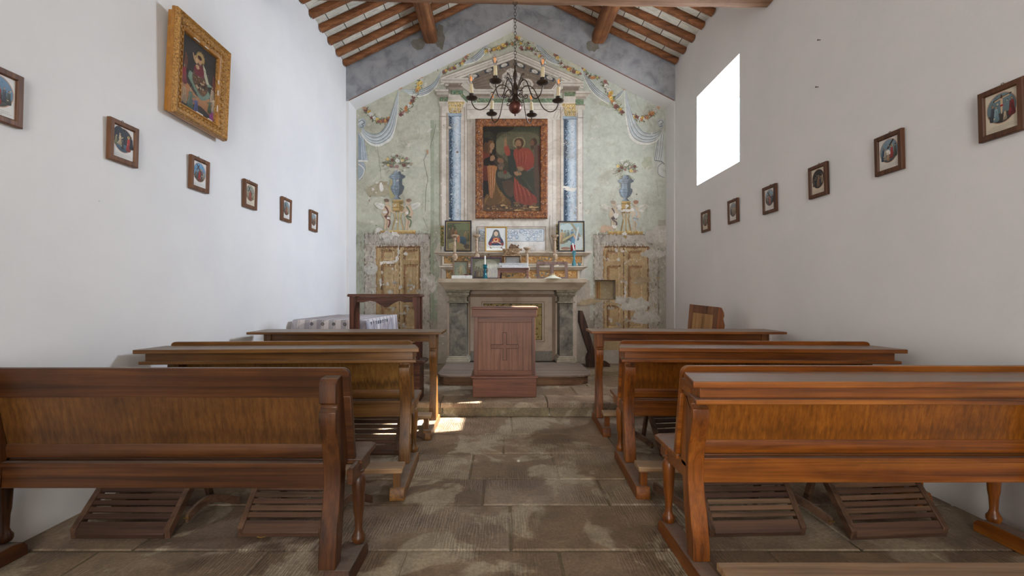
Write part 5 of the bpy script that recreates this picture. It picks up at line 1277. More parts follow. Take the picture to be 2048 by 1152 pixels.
# small framed prints along both walls ------------------------------------
FW = wood('print_frame_wood', (72,44,26), (112,72,46), (138,94,62), 'Z', .5, 1.5, .1, .2, 0)
FWR = wood('dark_print_frame_wood', (58,32,18), (92,56,34), (116,76,48), 'Z', .5, 1.5, .1, .2, 0)
BRS = plain('dark_brass_hook', (96,80,56), .5, .7)
def station(x, y, zb, w_, h_, rz, idx, label, mat, paper, grp):
    r = root('framed_print', (x, y, zb), label, 'picture', grp, rz, rad(1.5))
    MB().frame(w_, h_, [(0,0),(0,.022),(.004,.026),(.026,.026),(.031,.020),(.031,0)]).build('picture_frame', mat, r, .001)
    o = MB().torus((0, -.004, h_+.006), .007, .0016, 'Y', 14, 6); o.build('hanging_ring', BRS, r)
    iw, ih = w_-.056, h_-.056
    p = Paint(lambda a, b, d: ((a/100-.5)*iw, -.013-d, .028+ih*(1-b/110)), 1e-5, 1.0)
    p.r.seed(idx*11+5)
    p.rect(-2, -2, 102, 112, paper)
    sky, gnd, rb = [((118,150,176),(96,100,90),(176,66,60)), ((60,66,72),(84,110,130),(190,70,62)), ((110,160,196),(100,90,60),(180,60,56)), ((150,156,140),(140,120,96),(186,88,70)), ((130,156,160),(104,96,80),(170,90,70)), ((140,160,166),(120,110,90),(160,100,84)),
                    ((112,134,140),(70,64,58),(150,60,56)), ((128,152,166),(90,96,96),(176,66,62)), ((48,44,42),(40,52,60),(150,110,80)), ((150,172,186),(110,120,126),(190,120,110)), ((150,158,160),(110,116,120),(170,150,140)), ((130,138,128),(100,100,90),(150,110,100))][idx]
    cx, cy, rx, ry = 50, 46, 43, 40
    p.ell(cx, cy, rx+2.5, ry+2.5, (196,160,136), n=40); p.ell(cx, cy, rx, ry, sky, tuple(int(v*.8) for v in sky), n=40)
    pts = [(cx+rx*cos(a), cy+ry*sin(a)) for a in [.35+(pi-.7)*k/16 for k in range(17)]]
    p.poly(pts, gnd, tuple(int(v*.7) for v in gnd))
    if idx == 6:                                   # three figures at a tall cross
        p.poly([(49,10),(53,10),(53,78),(49,78)], (58,44,34)); p.poly([(26,20),(80,12),(80,16),(26,25)], (58,44,34)); p.line([(30,24),(50,20),(74,17)], 3.5, (206,178,146)); p.smooth([(48,20),(54,20),(54,40),(52,60),(49,60),(47,38)], (206,178,146)); p.rect(46, 37, 56, 42, (170,50,50)); p.ell(51, 16, 3.5, 4.5, (90,60,44))
        figure(p, 80, 72, 48, (150,50,50), mantle=(110,40,40)); figure(p, 24, 76, 46, (70,74,84)); figure(p, 34, 78, 42, (140,170,180)); figure(p, 60, 80, 26, (200,180,150))
    elif idx == 7:
        p.poly([(70,8),(76,12),(46,40),(40,36)], (50,38,30)); figure(p, 64, 72, 46, rb, halo=(220,200,140)); figure(p, 22, 76, 48, (60,84,106)); figure(p, 80, 70, 44, (90,100,90)); p.smooth([(34,44),(50,42),(58,56),(48,60),(38,56)], (232,228,218)); figure(p, 32, 74, 40, (190,180,160)); figure(p, 46, 80, 28, (200,160,120))
    elif idx == 1:
        p.poly([(50,6),(56,6),(56,50),(50,50)], (40,44,50)); p.ell(30, 30, 26, 28, (56,60,66)); figure(p, 74, 76, 52, rb, halo=(220,190,110)); figure(p, 34, 64, 40, (214,190,150), (200,190,170), arm=1); figure(p, 16, 66, 34, (150,150,110)); figure(p, 88, 66, 44, (50,56,66)); figure(p, 46, 76, 32, (80,76,72))
    else:
        crowd(p, 12, 88, 70, 40, [gnd, (90,96,104), (140,120,96), (70,76,86), (176,160,130), (96,84,70)], 6, idx)
        figure(p, 50, 78, 50, rb, halo=(206,180,120) if idx % 2 else None, arm=1 if idx % 3 else -1, lean=.06)
        if idx in (2, 3, 4, 9): p.poly([(24,14),(28,11),(66,48),(62,51)], (62,46,36)); p.poly([(44,14),(49,17),(32,40),(28,37)], (62,46,36))
    for k in range(26):
        a = p.r.uniform(0, 6.28); t = p.r.uniform(.3, .92); x, yv = cx+rx*t*cos(a), cy+ry*t*sin(a)
        p.ell(x, yv, p.r.uniform(.8, 3), p.r.uniform(.6, 2.2), p.r.choice([(60,52,48),(206,190,160),(110,100,90),(80,96,110)]), n=7, jit=.4)
    for (yy, x0_, x1_) in ((94,18,84),(99,10,92),(103.5,10,64)):          # faint handwritten caption
        x = x0_
        while x < x1_:
            l = p.r.uniform(2, 5); p.line([(x, yy), (x+l*.3, yy-1.3), (x+l*.6, yy+.5), (x+l, yy-.2)], .55, (150,136,124)); x += l+1.6
    p.build('print', M['print_paint'], r)
PW, PC, PB = (226,224,220), (216,204,182), (222,216,206)
LP = ['framed oval print nearest the camera on the left wall, cut off by the view', 'framed oval print of a red robed figure, below and left of the gilt picture', 'framed oval print with blue sky, directly below the right side of the gilt picture',
      'framed oval print on yellowed paper of a figure in red carrying a cross, left wall', 'small looking framed oval print second from the altar on the left wall', 'framed oval print nearest the altar gable on the left wall']
for i, (yc, zb) in enumerate(((2.09,2.005),(2.785,2.01),(3.485,2.005),(4.185,2.005),(4.885,2.0),(5.59,1.995))):
    station(XL+.003, yc, zb, .212, .25, rad(90), i, LP[i], FW, PC if i == 3 else PW, 'framed oval prints on the left wall')
RP = ['framed oval print of a crucifixion, nearest the camera on the right wall', 'framed oval print with a white cloth, second from the camera on the right wall', 'framed oval print with very dark scene on the right wall, right of the window',
      'framed pale blue oval print below and right of the window edge', 'framed oval print under the near edge of the window on the right wall', 'framed oval print nearest the altar gable on the right wall under the window']
for i, (yc, zb) in enumerate(((2.335,2.018),(3.015,2.015),(3.69,2.003),(4.36,1.995),(5.05,2.01),(5.74,2.01))):
    station(XR-.003, yc, zb, .214, .262, rad(-90), i+6, RP[i], FWR, [PC, PB, PC, PW, PW, PC][i], 'framed oval prints on the right wall')
# small nails in the right wall
NL = plain('rusty_nail', (88,70,56), .7, .4)
for (px, py, lb) in ((1641,80,'upper small rusty nail stuck in the right wall above the framed prints'), (1637,174,'lower small rusty nail stuck in the right wall above the framed prints')):
    z = XR*F/(px-VPX); o = MB().lathe([(.003,0),(.003,-.02),(.006,-.021),(.006,-.024)], (XR-.0, z, Z(py, z)), 8, 'X').build('nail', NL); tag(o, lb, 'nail', 'nails in the right wall')

# pictures standing on the altar shelves ------------------------------------
def standpic(px0, px1, py0, y_, zb, name, label, frm, fw, paint, mat, tilt=5, hh=None, prof=None, units=(100, 120), g=1.0, rz=0.0):
    w_ = (px1-px0)*y_/F; h_ = hh or (Z(py0, y_)-zb)
    r = root(name, (X((px0+px1)/2, y_), y_, zb+.001), label, 'picture', None, rz, rad(-tilt))
    pr = prof or [(0,0),(0,.012),(.003,.016),(fw*.6,.016),(fw,.008),(fw,0)]
    MB().frame(w_, h_, pr).build('picture_frame', frm, r, .001)
    iw, ih = w_-2*fw+.004, h_-2*fw+.004
    p = Paint(lambda a, b, d: ((a/units[0]-.5)*iw, -.004-d, fw-.002+ih*(1-b/units[1])), 1e-5, g)
    paint(p); p.brush(700, 0, 0, units[0], units[1], 4, 1.3, .12 if paint is pt_heart else .25); p.build('print', mat, r)
    return r, w_, h_
BLK = plain('black_frame_paint', (34,36,46), .5, 0, .2); GLD = plain('gilt_slip', (186,150,84), .45, .3)
BRN = wood('small_brown_frame', (84,62,44), (120,92,66), (146,116,86), 'Z', .6, 2, 0, .2, 0)
PUR = plain('purple_brown_frame', (92,66,84), .6, 0, .25)
def pt_left(p):
    p.rect(0, 0, 100, 120, (88,96,66), (112,104,78)); p.ell(70, 20, 40, 16, (106,112,78), jit=.2); p.ell(20, 30, 22, 22, (74,78,54), jit=.2)
    for (x, y, h_, c) in ((12,70,46,(96,84,60)),(26,66,46,(120,86,56)),(40,72,44,(150,104,66)),(80,78,40,(140,118,76)),(92,80,44,(104,100,66))): figure(p, x, y, h_, c, skin=(176,140,100))
    p.smooth([(40,70),(56,62),(80,66),(84,92),(74,104),(44,100)], (58,82,96)); p.smooth([(44,60),(56,58),(56,96),(46,96)], (190,124,84)); p.smooth([(10,92),(40,84),(80,100),(90,112),(20,114)], (150,136,96)); p.ell(88, 104, 14, 10, (74,60,44), jit=.2)
def pt_right(p):
    p.rect(0, 0, 100, 120, (150,176,180), (170,180,168)); p.ell(30, 20, 30, 14, (190,204,200), jit=.2); p.ell(80, 90, 26, 34, (196,204,200), jit=.2)
    for (x, y, h_, c) in ((10,90,60,(190,160,120)),(24,84,50,(150,150,120)),(36,76,44,(120,130,120)),(54,80,52,(104,130,150)),(72,76,48,(140,150,150))): figure(p, x, y, h_, c, skin=(190,156,120))
    p.poly([(46,4),(56,2),(92,60),(84,64)], (150,140,116)); p.poly([(10,84),(14,72),(62,44),(64,54)], (176,160,116)); p.smooth([(50,76),(60,60),(70,78),(66,98),(48,100)], (96,140,166)); p.line([(62,56),(70,76),(66,92)], 7, (206,164,126)); p.poly([(76,20),(84,20),(66,118),(58,118)], (196,200,194)); p.ell(24, 112, 20, 6, (150,110,90))
def pt_heart(p):
    p.rect(0, 0, 100, 120, (226,228,226))
    p.smooth([(50,8),(64,14),(72,40),(78,66),(22,66),(30,38),(38,14)], (98,108,106)); p.smooth([(20,58),(34,50),(68,50),(84,62),(90,86),(76,92),(22,92),(10,82)], (52,66,104), (40,50,84)); p.smooth([(12,80),(28,72),(26,96),(16,94)], (140,50,52)); p.smooth([(82,76),(90,84),(84,98),(74,90)], (140,50,52))
    p.smooth([(34,52),(66,52),(72,76),(30,80)], (156,70,60)); p.ell(50, 30, 10.5, 15, (214,186,160)); p.smooth([(39,22),(50,13),(61,22),(58,18),(50,16),(42,18)], (80,60,50)); p.ell(50, 30, 8, 12, (222,196,170)); p.line([(45,28),(48,28)], 1, (60,50,50)); p.line([(52,28),(55,28)], 1, (60,50,50)); p.line([(47,37),(53,37)], 1.2, (160,80,80)); p.line([(40,44),(38,60)], 3, (120,128,124)); p.line([(60,44),(63,60)], 3, (120,128,124))
    p.ell(50, 64, 14, 12, (226,150,80)); p.ell(50, 64, 9, 8, (236,200,140)); p.smooth([(50,72),(43,62),(46,57),(50,60),(54,57),(57,62)], (176,40,44)); p.line([(28,78),(44,70),(50,76)], 5, (220,190,160)); p.line([(76,84),(58,74),(52,68)], 5, (220,190,160))
    p.smooth([(20,92),(50,98),(80,92),(84,102),(74,112),(50,116),(26,112),(14,102)], (206,206,196)); p.smooth([(24,96),(50,101),(76,96),(74,106),(50,111),(26,106)], (232,230,222))
    for k in range(10): p.ell(30+k*4.6, 103+(2 if 2 < k < 7 else 0), 1.7, 2.2, (64,66,84), n=6, jit=.3)
    for x in (22, 78): p.ell(x, 104, 4, 3.5, (150,60,60), jit=.2); p.ell(x+3, 108, 3, 2.5, (90,110,80), jit=.3)
def pt_small(p):
    p.rect(0, 0, 100, 120, (120,124,104)); p.smooth([(18,50),(50,12),(84,50),(88,116),(12,116)], (140,144,120)); figure(p, 52, 112, 84, (176,164,120), (90,76,60), halo=(170,160,120)); figure(p, 36, 84, 36, (160,150,116)); p.line([(24,44),(46,22)], 3, (90,90,80)); p.line([(26,60),(40,54)], 3, (90,90,80))
def pt_purple(p):
    p.rect(0, 0, 100, 60, (92,92,70), (116,112,92)); p.ell(52, 18, 40, 14, (140,140,116), jit=.12)
    for k in range(9): p.line([(16+k*8, 8+abs(k-4)*2), (12+k*9, 26), (8+k*9.6, 34)], 1.4, (170,168,144), taper=True)
    for k in range(12): figure(p, 12+k*7, 58, 26, [(90,80,90),(120,96,70),(84,100,90),(140,120,84)][k % 4])
    p.rect(20, 46, 86, 56, (120,108,84)); 
    for k in range(6): p.rect(24+k*10, 40, 28+k*10, 56, (150,136,100))
for args in ((889.5, 943, 440.5, 7.0, 'framed religious print in a black frame, left on the upper altar shelf', pt_left), (1116.5, 1169.5, 441.5, 7.0, 'framed pale blue religious print in a black frame, right on the upper altar shelf', pt_right)):
    px0, px1, py0, y_, lb, fn = args
    r, w_, h_ = standpic(px0, px1, py0, y_, SH2Z, 'framed_print', lb, BLK, .026, fn, M['gloss_print'], 4)
    MB().frame(w_-.032, h_-.032, [(0,.004),(0,.013),(.012,.009),(.012,.004)]).map(lambda v: (v.x, v.y, v.z+.016)).build('gilt_slip', GLD, r)
r, w_, h_ = standpic(970, 1014, 453, 7.02, SH2Z, 'framed_print', 'gilt framed print of a veiled figure on white, middle of the upper altar shelf', GLD, .022, pt_heart, M['gloss_print'], 3)
MB().frame(w_+.006, h_+.006, [(0,0),(0,.010),(.006,.010),(.006,0)]).map(lambda v: (v.x, v.y, v.z-.003)).build('outer_edge', plain('dark_gilt_edge', (104,80,46), .6), r)
standpic(905.5, 937, 521, 6.52, zt, 'framed_print', 'small faded print in a thin brown frame behind the white marble block', BRN, .02, pt_small, M['gloss_print'], 6)
standpic(941, 1003.5, 514, 6.62, zt, 'framed_print', 'wide faded print in a purple brown frame leaning behind the teal candlestick', PUR, .022, pt_purple, M['gloss_print'], 5, units=(100, 60))

# candlesticks and small things ------------------------------------------------
CWD = mottled('worn_gesso_wood', [(130,104,80),(176,152,126),(204,188,168)], 25, .8, .4, flake=(110,76,48), fl=(.62,.68))
def candlestick(px, pyt, y_, zb, label, w_=1.0, spike=.02, rx=0):
    h = Z(pyt, y_)-zb; r = root('wooden_candlestick', (X(px, y_), y_, zb), label, 'candlestick', 'old turned wooden candlesticks on the altar')
    pf = [(.062,0),(.062,.03),(.05,.05),(.03,.09),(.026,.12),(.034,.15),(.022,.17),(.02,.2),(.045,.27),(.048,.33),(.03,.39),(.018,.41),(.028,.43),(.02,.45),(.024,.55),(.019,.74),(.016,.80),(.028,.83),(.02,.86),(.03,.9)]
    MB().lathe([(a*w_, b*h) for a, b in pf], (0,0,0), 20).build('stem', CWD, r)
    MB().lathe([(.02*w_, .9*h), (.05*w_, .935*h), (.058*w_, .965*h), (.056*w_, .985*h), (.012, .975*h)], (0,0,0), 20).build('drip_pan', CWD, r)
    if spike: MB().lathe([(.003, .97*h), (.0006, .97*h+spike+.02)], (0,0,0), 6).build('spike', BRS, r)
candlestick(909.5, 469, 6.90, SH1Z, 'worn turned wooden candlestick in front of the left black framed print', .95, 0)
candlestick(953.5, 469, 6.90, SH1Z, 'worn turned wooden candlestick with iron spike between the two left prints', .95, .035)
candlestick(1109.5, 469, 6.90, SH1Z, 'worn wooden candlestick with gilded knob beside the right black framed print', 1.0, 0)
candlestick(1054, 494, 6.50, zt, 'worn wooden candlestick standing on the altar slab right of the small wooden stand', .9, 0)
def gmat(name, c, tr=.8, rough=.08):
    m, nt, b = newmat(name); b.inputs['Base Color'].default_value = C4(c); b.inputs['Roughness'].default_value = rough
    b.inputs['Transmission Weight'].default_value = tr; b.inputs['IOR'].default_value = 1.45; return m
TEAL = gmat('teal_glass', (40,130,150), .55); TEALL = gmat('pale_teal_glass', (110,180,196), .55); REDG = gmat('red_glass', (196,30,44), .4)
WAX = plain('white_wax', (232,228,220), .5, 0, .05)
def tealstick(px, pyt, y_, zb, label, m_, tilt=0.0, ch=.13):
    h = Z(pyt, y_)-zb; r = root('glass_candlestick', (X(px, y_), y_, zb), label, 'candlestick', 'teal glass candlesticks on the altar')
    pf = [(.030,0),(.033,.04),(.033,.12),(.026,.25),(.018,.42),(.014,.55),(.018,.6),(.015,.66),(.024,.74),(.03,.80),(.031,.84),(.022,.88),(.03,.93),(.033,.98),(.02,1.0)]
    MB().lathe([(a, b*h) for a, b in pf], (0,0,0), 24).build('stem', m_, r)
    o = MB().lathe([(.0115,-.012),(.0115,ch*.96),(.004,ch)], (0,0,0), 14).build('candle', WAX, r, loc=(0,0,h)); o.rotation_euler = (0, tilt, 0)
    MB().tube([(0,0,ch), (.001,0,ch+.012)], .001, 5).build('wick', plain('black_wick', (40,36,34), .9), o)
tealstick(970, 529, 6.44, zt, 'teal glass candlestick with a straight white candle on the altar slab', TEAL, 0, .125)
tealstick(1148, 501, 6.86, SH1Z, 'teal glass candlestick with a leaning white candle on the lower altar shelf', TEALL, rad(-12), .115)
r = root('votive_candle', (X(1145.6, 7.02), 7.0, SH2Z), 'red glass votive candle standing before the right black framed print', 'candle')
MB().lathe([(.028,0),(.034,.004),(.034,.105),(.031,.105),(.031,.01),(.001,.01)], (0,0,0), 20).build('red_glass', REDG, r); MB().lathe([(.029,.011),(.029,.08),(.001,.08)], (0,0,0), 16).build('wax', plain('red_wax', (150,30,36), .6), r)
r = root('drinking_glass', (X(1158.5, 6.9), 6.88, SH1Z), 'tiny clear glass beside the teal candlestick at the right end of the lower shelf', 'glass')
MB().lathe([(.001,.0),(.018,.001),(.024,.03),(.026,.055),(.024,.055),(.020,.02),(.001,.006)], (0,0,0), 18).build('glass_bowl', gmat('clear_bluish_glass', (190,220,226), .9), r)
# marble block, wooden stand, card, reliquary, book stand, dish
MRB = mottled('white_marble_block', [(180,180,176),(214,214,208),(228,228,222)], 14, .6, .2)
o = MB().box(X(903.5,6.4), X(944,6.4), 6.36, 6.45, zt, Z(551, 6.4)).build('marble_block', MRB, None, .004); tag(o, 'low white marble block on the left part of the altar slab', 'stone')
for (px, sc_, lb) in ((932, 1, 'dried dark red flower head lying on the white marble block'),):
    mb = MB(); rr = random.Random(2)
    for k in range(9): mb.sphere((X(px,6.4)+rr.uniform(-.022,.022), 6.39+rr.uniform(-.01,.01), Z(551,6.4)+.008+rr.uniform(0,.006)), .008, 8, 5)
    tag(mb.build('dried_flower', plain('dried_red_petals', (96,40,44), .8)), lb, 'flower')
SW = wood('stand_wood', (92,58,50), (134,94,82), (166,128,114), 'X', .6, 1.5, .0, .3, .4)
sy = 6.42; r = root('wooden_stand', (X(1026.5, sy), 6.50, zt), 'small reddish wooden stand with curved legs on the altar slab holding a white box', 'stand')
sw = (1058-995)*sy/F/2; sh = Z(535.8, sy)-zt
MB().box(-sw, sw, -.10, .10, sh-.012, sh).box(-sw+.01, sw-.01, -.09, .09, sh-.04, sh-.012).build('stand_top', SW, r, .003)
MB().box(-sw+.03, sw-.03, -.085, -.075, sh-.068, sh-.045).build('drawer_front', SW, r, .002)
for sx in (-1, 1):
    for syy in (-.08, .07): MB().prism([(sx*(sw-.002), 0), (sx*(sw-.028), 0), (sx*(sw-.034), sh*.3), (sx*(sw-.042), sh*.6), (sx*(sw-.04), sh-.04), (sx*(sw-.008), sh-.04), (sx*(sw-.008), sh*.6)], 'Y', syy-.01, syy+.012).build('leg', SW, r, .002)
WP = mottled('chipped_white_paint', [(176,176,180),(208,210,212),(222,222,222)], 30, .7, .3, flake=(110,90,80), fl=(.64,.68))
bz = zt+sh; r = root('white_box', (X(1027, 6.44), 6.50, bz), 'shallow chipped white painted box on the small wooden stand', 'box')
bw2 = .205; bh = Z(526, 6.42)-bz
MB().box(-bw2, bw2, -.085, .085, 0, bh).build('box_body', WP, r, .004); MB().frame(bw2*2-.03, bh-.006, [(0,.085),(0,.091),(.008,.091),(.008,.085)]).map(lambda v: (v.x, v.y, v.z+.003)).build('raised_border', WP, r)
MB().box(-bw2+.018, -bw2+.04, -.09, -.085, .015, .03).build('hook', BRS, r)
CW2 = mottled('carved_gilt_wood', [(96,70,48),(150,118,84),(196,176,150)], 30, .75, .6, flake=(206,196,184), fl=(.6,.64))
ry_ = 6.90; r = root('reliquary', (X(1025, ry_), ry_, SH1Z), 'carved old wooden reliquary with broken crest on the lower altar shelf behind the white box', 'reliquary')
S_ = ry_/F
mb = MB().box(-19*S_, 21*S_, -.04, .05, 0, .05).box(-17*S_, -14*S_, -.035, .04, .05, 20*S_).box(15*S_, 18*S_, -.035, .04, .05, 20*S_).box(-17*S_, 18*S_, .03, .045, .05, 20*S_); mb.build('case', CW2, r, .004)
MB().box(-13*S_, 14*S_, .0, .012, .05, 19*S_).build('relic_panel', plain('grey_relic_panel', (150,150,150), .4), r, .002)
MB().box(-20*S_, 17*S_, -.06, .05, 20*S_, 23*S_).box(-18*S_, 14*S_, -.05, .045, 23*S_, 32*S_).box(-20*S_, 19*S_, -.055, .05, 32*S_, 35*S_).build('carved_lintel', CW2, r, .006)
mb = MB(); rr = random.Random(6)
for k in range(16): mb.sphere((rr.uniform(-17,14)*S_, -.055, (25+rr.uniform(0,6))*S_), rr.uniform(.008,.014), 8, 6)
mb.build('carved_leaves', CW2, r)
mb = MB()
pts = [(-8,35),(-6,41),(-2,46),(2,43),(6,44),(9,40),(13,37),(14,35)]
mb.prism([(a*S_, b*S_) for a, b in pts], 'Y', -.02, .01)
for k in range(14): mb.sphere((rr.uniform(-6,12)*S_, -.02, (36+rr.uniform(0,6))*S_), rr.uniform(.008,.016), 8, 6)
mb.build('crest', mottled('dark_carved_wood', [(70,50,36),(110,84,62),(150,126,100)], 30, .8, .6), r, .002)
BS = wood('book_stand_wood', (84,62,54), (124,98,88), (154,128,116), 'Z', .65, 2, 0, .25, .2)
by_ = 6.46; r = root('book_stand', (X(1104.5, by_), 6.46, zt), 'open wooden book stand frame with a middle bar on the right of the altar slab', 'book stand', None, rad(-2), rad(-14))
bw3 = (1136-1073)*by_/F/2; bh3 = (Z(522.5, by_)-zt)*1.03
MB().box(-bw3, bw3, 0, .016, bh3-.042, bh3).build('top_rail', BS, r, .002); MB().box(-bw3, bw3, 0, .016, .0, .03).build('bottom_rail', BS, r, .002)
for (a, b) in ((-bw3, -bw3+.042), (-.026, .026), (bw3-.042, bw3)): MB().box(a, b, .001, .015, .03, bh3-.042).build('upright', BS, r, .002)
MB().box(-bw3, bw3, -.03, .0, .0, .012).build('ledge', BS, r, .002)
r = root('ceramic_dish', (X(1105.5, 6.38), 6.385, zt), 'cream enamel lamp shade like dish lying upside down before the book stand', 'dish')
MB().lathe([(.122,0),(.122,.006),(.10,.016),(.06,.03),(.045,.04),(.03,.05),(.001,.052)], (0,0,0), 32).build('dish_body', plain('cream_enamel', (224,222,200), .35, 0, .06), r)
MB().lathe([(.034,.048),(.036,.06),(.028,.068),(.001,.07)], (0,0,0), 20).build('knob', plain('ochre_knob', (200,176,130), .6), r)
r = root('vase', (X(885.5, 7.05), 7.06, SH2Z), 'small white block vase with yellow green sprig at the far left of the upper shelf', 'vase')
MB().box(-.02, .02, -.02, .02, 0, .09).build('vase_body', plain('white_vase', (200,196,188), .6), r, .003)

# ================================================================ chandelier
IRN = plain('dark_bronze', (74,60,50), .45, .6, .25, .2); IRD = plain('dull_iron', (66,58,52), .5, .6, .2)
CPR = plain('copper_ball', (112,68,58), .38, .7, .25)
SLV = mottled('cream_candle_sleeve', [(190,172,132),(214,198,160),(228,214,180)], 40, .7, .2)
GLS = gmat('bulb_glass', (245,245,245), 1.0, .02); GLS.node_tree.nodes['Principled BSDF'].inputs['IOR'].default_value = 1.12
FIL = plain('amber_filament', (250,160,40), .5, 0, .0); 
fb = FIL.node_tree.nodes['Principled BSDF']; fb.inputs['Emission Color'].default_value = C4((255,150,30)); fb.inputs['Emission Strength'].default_value = .8
cyc, czc, cxc = 4.40, Z(201, 4.40), X(1030.3, 4.40)
r = root('chandelier', (cxc, cyc, czc), 'dark bronze chandelier with six curled arms and filament bulbs on a chain', 'chandelier')
MB().lathe([(.004,.34),(.01,.33),(.013,.31),(.008,.30),(.012,.285),(.02,.26),(.022,.23),(.014,.19),(.010,.175),(.016,.165),(.022,.14),(.034,.115),(.036,.06),(.030,.05),(.018,.04),(.022,.02),(.030,.005),(.02,-.005),(.012,-.01)], (0,0,0), 20).build('column', IRN, r)
MB().sphere((0,0,-.066), .062, 28, 18).lathe([(.012,-.126),(.010,-.132),(.005,-.137),(.009,-.144),(.001,-.152)], (0,0,0), 12).build('ball', CPR, r)
mb = MB().torus((0,0,.352), .014, .003, 'Y', 14, 6)
mb.build('top_ring', IRD, r)
hz = 4.02-czc; nl = int((hz-.36)/.03)
ch = MB()
for k in range(nl+1):
    o_ = .366+(hz-.366)*k/nl
    t = MB().torus((0,0,0), .0115, .0026, 'Y' if k % 2 else 'X', 12, 5, 1.75)
    ch.add([(v.x, v.y, v.z+o_) for v in t.v], t.f)
ch.build('chain', IRD, r)
MB().torus((0,0,hz+.012), .02, .004, 'Y', 14, 6).lathe([(.03,hz+.03),(.034,hz+.04),(.03,hz+.05)], (0,0,0), 14).build('hook', IRD, r)
for k in range(6):
    a = rad(4+60*k); ca, sa = cos(a), sin(a)
    R = lambda q: [(x*ca, x*sa, z) for x, z in q]
    pts = catmull([Vector(v) for v in R([(.03,.09),(.055,.10),(.09,.138),(.14,.145),(.185,.11),(.225,.03),(.27,-.06),(.33,-.098),(.385,-.085),(.415,-.04),(.42,-.008)])], 6)
    arm = MB().tube(pts, .0055, 8)
    sp = [(.03,.06)]+[(.085+.026*cos(t)*(1-t/14), .045+.026*sin(t)*(1-t/14)) for t in [pi*1.0-.0+q*.5 for q in range(14)]]
    arm.tube(catmull([Vector(v) for v in R([(.028,.07),(.05,.03)]+[(.105-.024*(1-i/16)*cos(i*.62), .045-.026*(1-i/16)*sin(i*.62)) for i in range(13)])], 3), .0042, 6)
    a2 = a+rad(30); C2, S2 = cos(a2), sin(a2)
    q2 = [(.02,.10),(.035,.15),(.055,.20),(.075,.235),(.088,.243),(.092,.232),(.085,.224)]
    arm.tube(catmull([Vector((x*C2, x*S2, z)) for x, z in q2], 4), [.0045]*25, 6)
    q3 = [(.02,.045),(.04,.0),(.062,-.03),(.08,-.035),(.088,-.022),(.08,-.012),(.072,-.02)]
    arm.tube(catmull([Vector((x*C2, x*S2, z)) for x, z in q3], 4), [.0038]*25, 6)
    ao = arm.build('arm', IRN, r)
    c = (.42*ca, .42*sa, 0)
    MB().lathe([(.004,-.01),(.03,-.004),(.052,.004),(.057,.012),(.055,.015),(.03,.006),(.001,.004)], c, 24).build('drip_pan', IRN, ao)
    MB().lathe([(.010,.006),(.018,.012),(.010,.022),(.022,.032),(.024,.05),(.020,.052),(.001,.052)], c, 18).build('candle_holder', IRD, ao)
    tl = random.Random(k).uniform(-.06, .06)
    s1 = MB().lathe([(.0165,.052),(.017,.06),(.0165,.142),(.013,.145),(.001,.145)], (0,0,0), 16)
    s1.map(lambda v: (v.x+tl*(v.z-.05)+c[0], v.y+c[1], v.z)).build('candle_sleeve', SLV, ao)
    tz = .145; bl = MB().lathe([(.001,.0),(.010,.0),(.011,.018),(.02,.034),(.0285,.056),(.029,.066),(.025,.08),(.014,.091),(.001,.095)], (0,0,0), 18)
    bl.map(lambda v: (v.x+tl*(v.z+.095)+c[0], v.y+c[1], v.z+tz)).build('bulb', GLS, ao)
    fl_ = MB()
    for (fx, fy) in ((-.008,0),(.008,0),(0,-.008),(0,.008)): fl_.tube([(fx*.6,fy*.6,.03), (fx,fy,.072)], 0.0013, 6)
    fl_.map(lambda v: (v.x+tl*(v.z+.095)+c[0], v.y+c[1], v.z+tz)).build('filament', FIL, ao)

# ================================================================ prie-dieu, table, leaning pieces
PDW = wood('prie_dieu_wood', (58,28,20), (98,54,38), (134,84,62), 'Z', .5, 1, .1, .4, .3); PDX = wood('prie_dieu_top_wood', (54,28,22), (92,54,40), (130,86,66), 'X', .55, 1, .1, .4, .4)
py_ = 4.60; x0, x1 = X(698, py_), X(838, py_); zT = Z(588, py_)
r = root('prie_dieu', ((x0+x1)/2, 4.70, STEP_Z), 'tall dark worn prie-dieu with scalloped apron on the step at the left of the lectern', 'prie-dieu')
hw = (x1-x0)/2; H = zT-STEP_Z
MB().prism([(-hw-.012,H-.028),(-hw-.016,H-.014),(-hw-.008,H),(hw+.008,H),(hw+.016,H-.014),(hw+.012,H-.028)], 'Y', -.115, .125).build('arm_board', PDX, r, .003)
n = 40; ap = [(-hw+.05, H-.03)]
pts = [(hw-.05, H-.03), (hw-.05, H-.085), (hw-.14, H-.085), (hw-.2, H-.07), (.13, H-.075), (.08, H-.10), (.04, H-.13), (.01, H-.135), (-.03, H-.12), (-.09, H-.08), (-.15, H-.068), (-.22, H-.085), (-hw+.09, H-.085), (-hw+.05, H-.075)]
MB().prism(ap+pts, 'Y', -.085, -.065).build('apron', PDX, r, .003)
lz = Z(721, 4.60)-STEP_Z
for sx in (-1, 1):
    a = sx*hw
    pf = [(a, H-.028), (a, .0), (a-sx*.05, .0), (a-sx*.05, lz+.02), (a-sx*.046, H*.55), (a-sx*.05, H-.18), (a-sx*.066, H-.1), (a-sx*.075, H-.03)]
    MB().prism(pf, 'Y', -.09, -.055).build('post', PDW, r, .003)
    MB().prism([(a, H-.028), (a, 0), (a-sx*.045, 0), (a-sx*.045, H-.028)], 'Y', .075, .11).build('post', PDW, r, .003)
MB().box(-hw+.01, hw-.01, .095, .105, lz, lz+.16).build('back_rail', PDX, r, .002)
MB().box(-hw-.006, hw+.012, -.12, .12, .0, lz-.03).build('kneeler_box', PDX, r, .004)
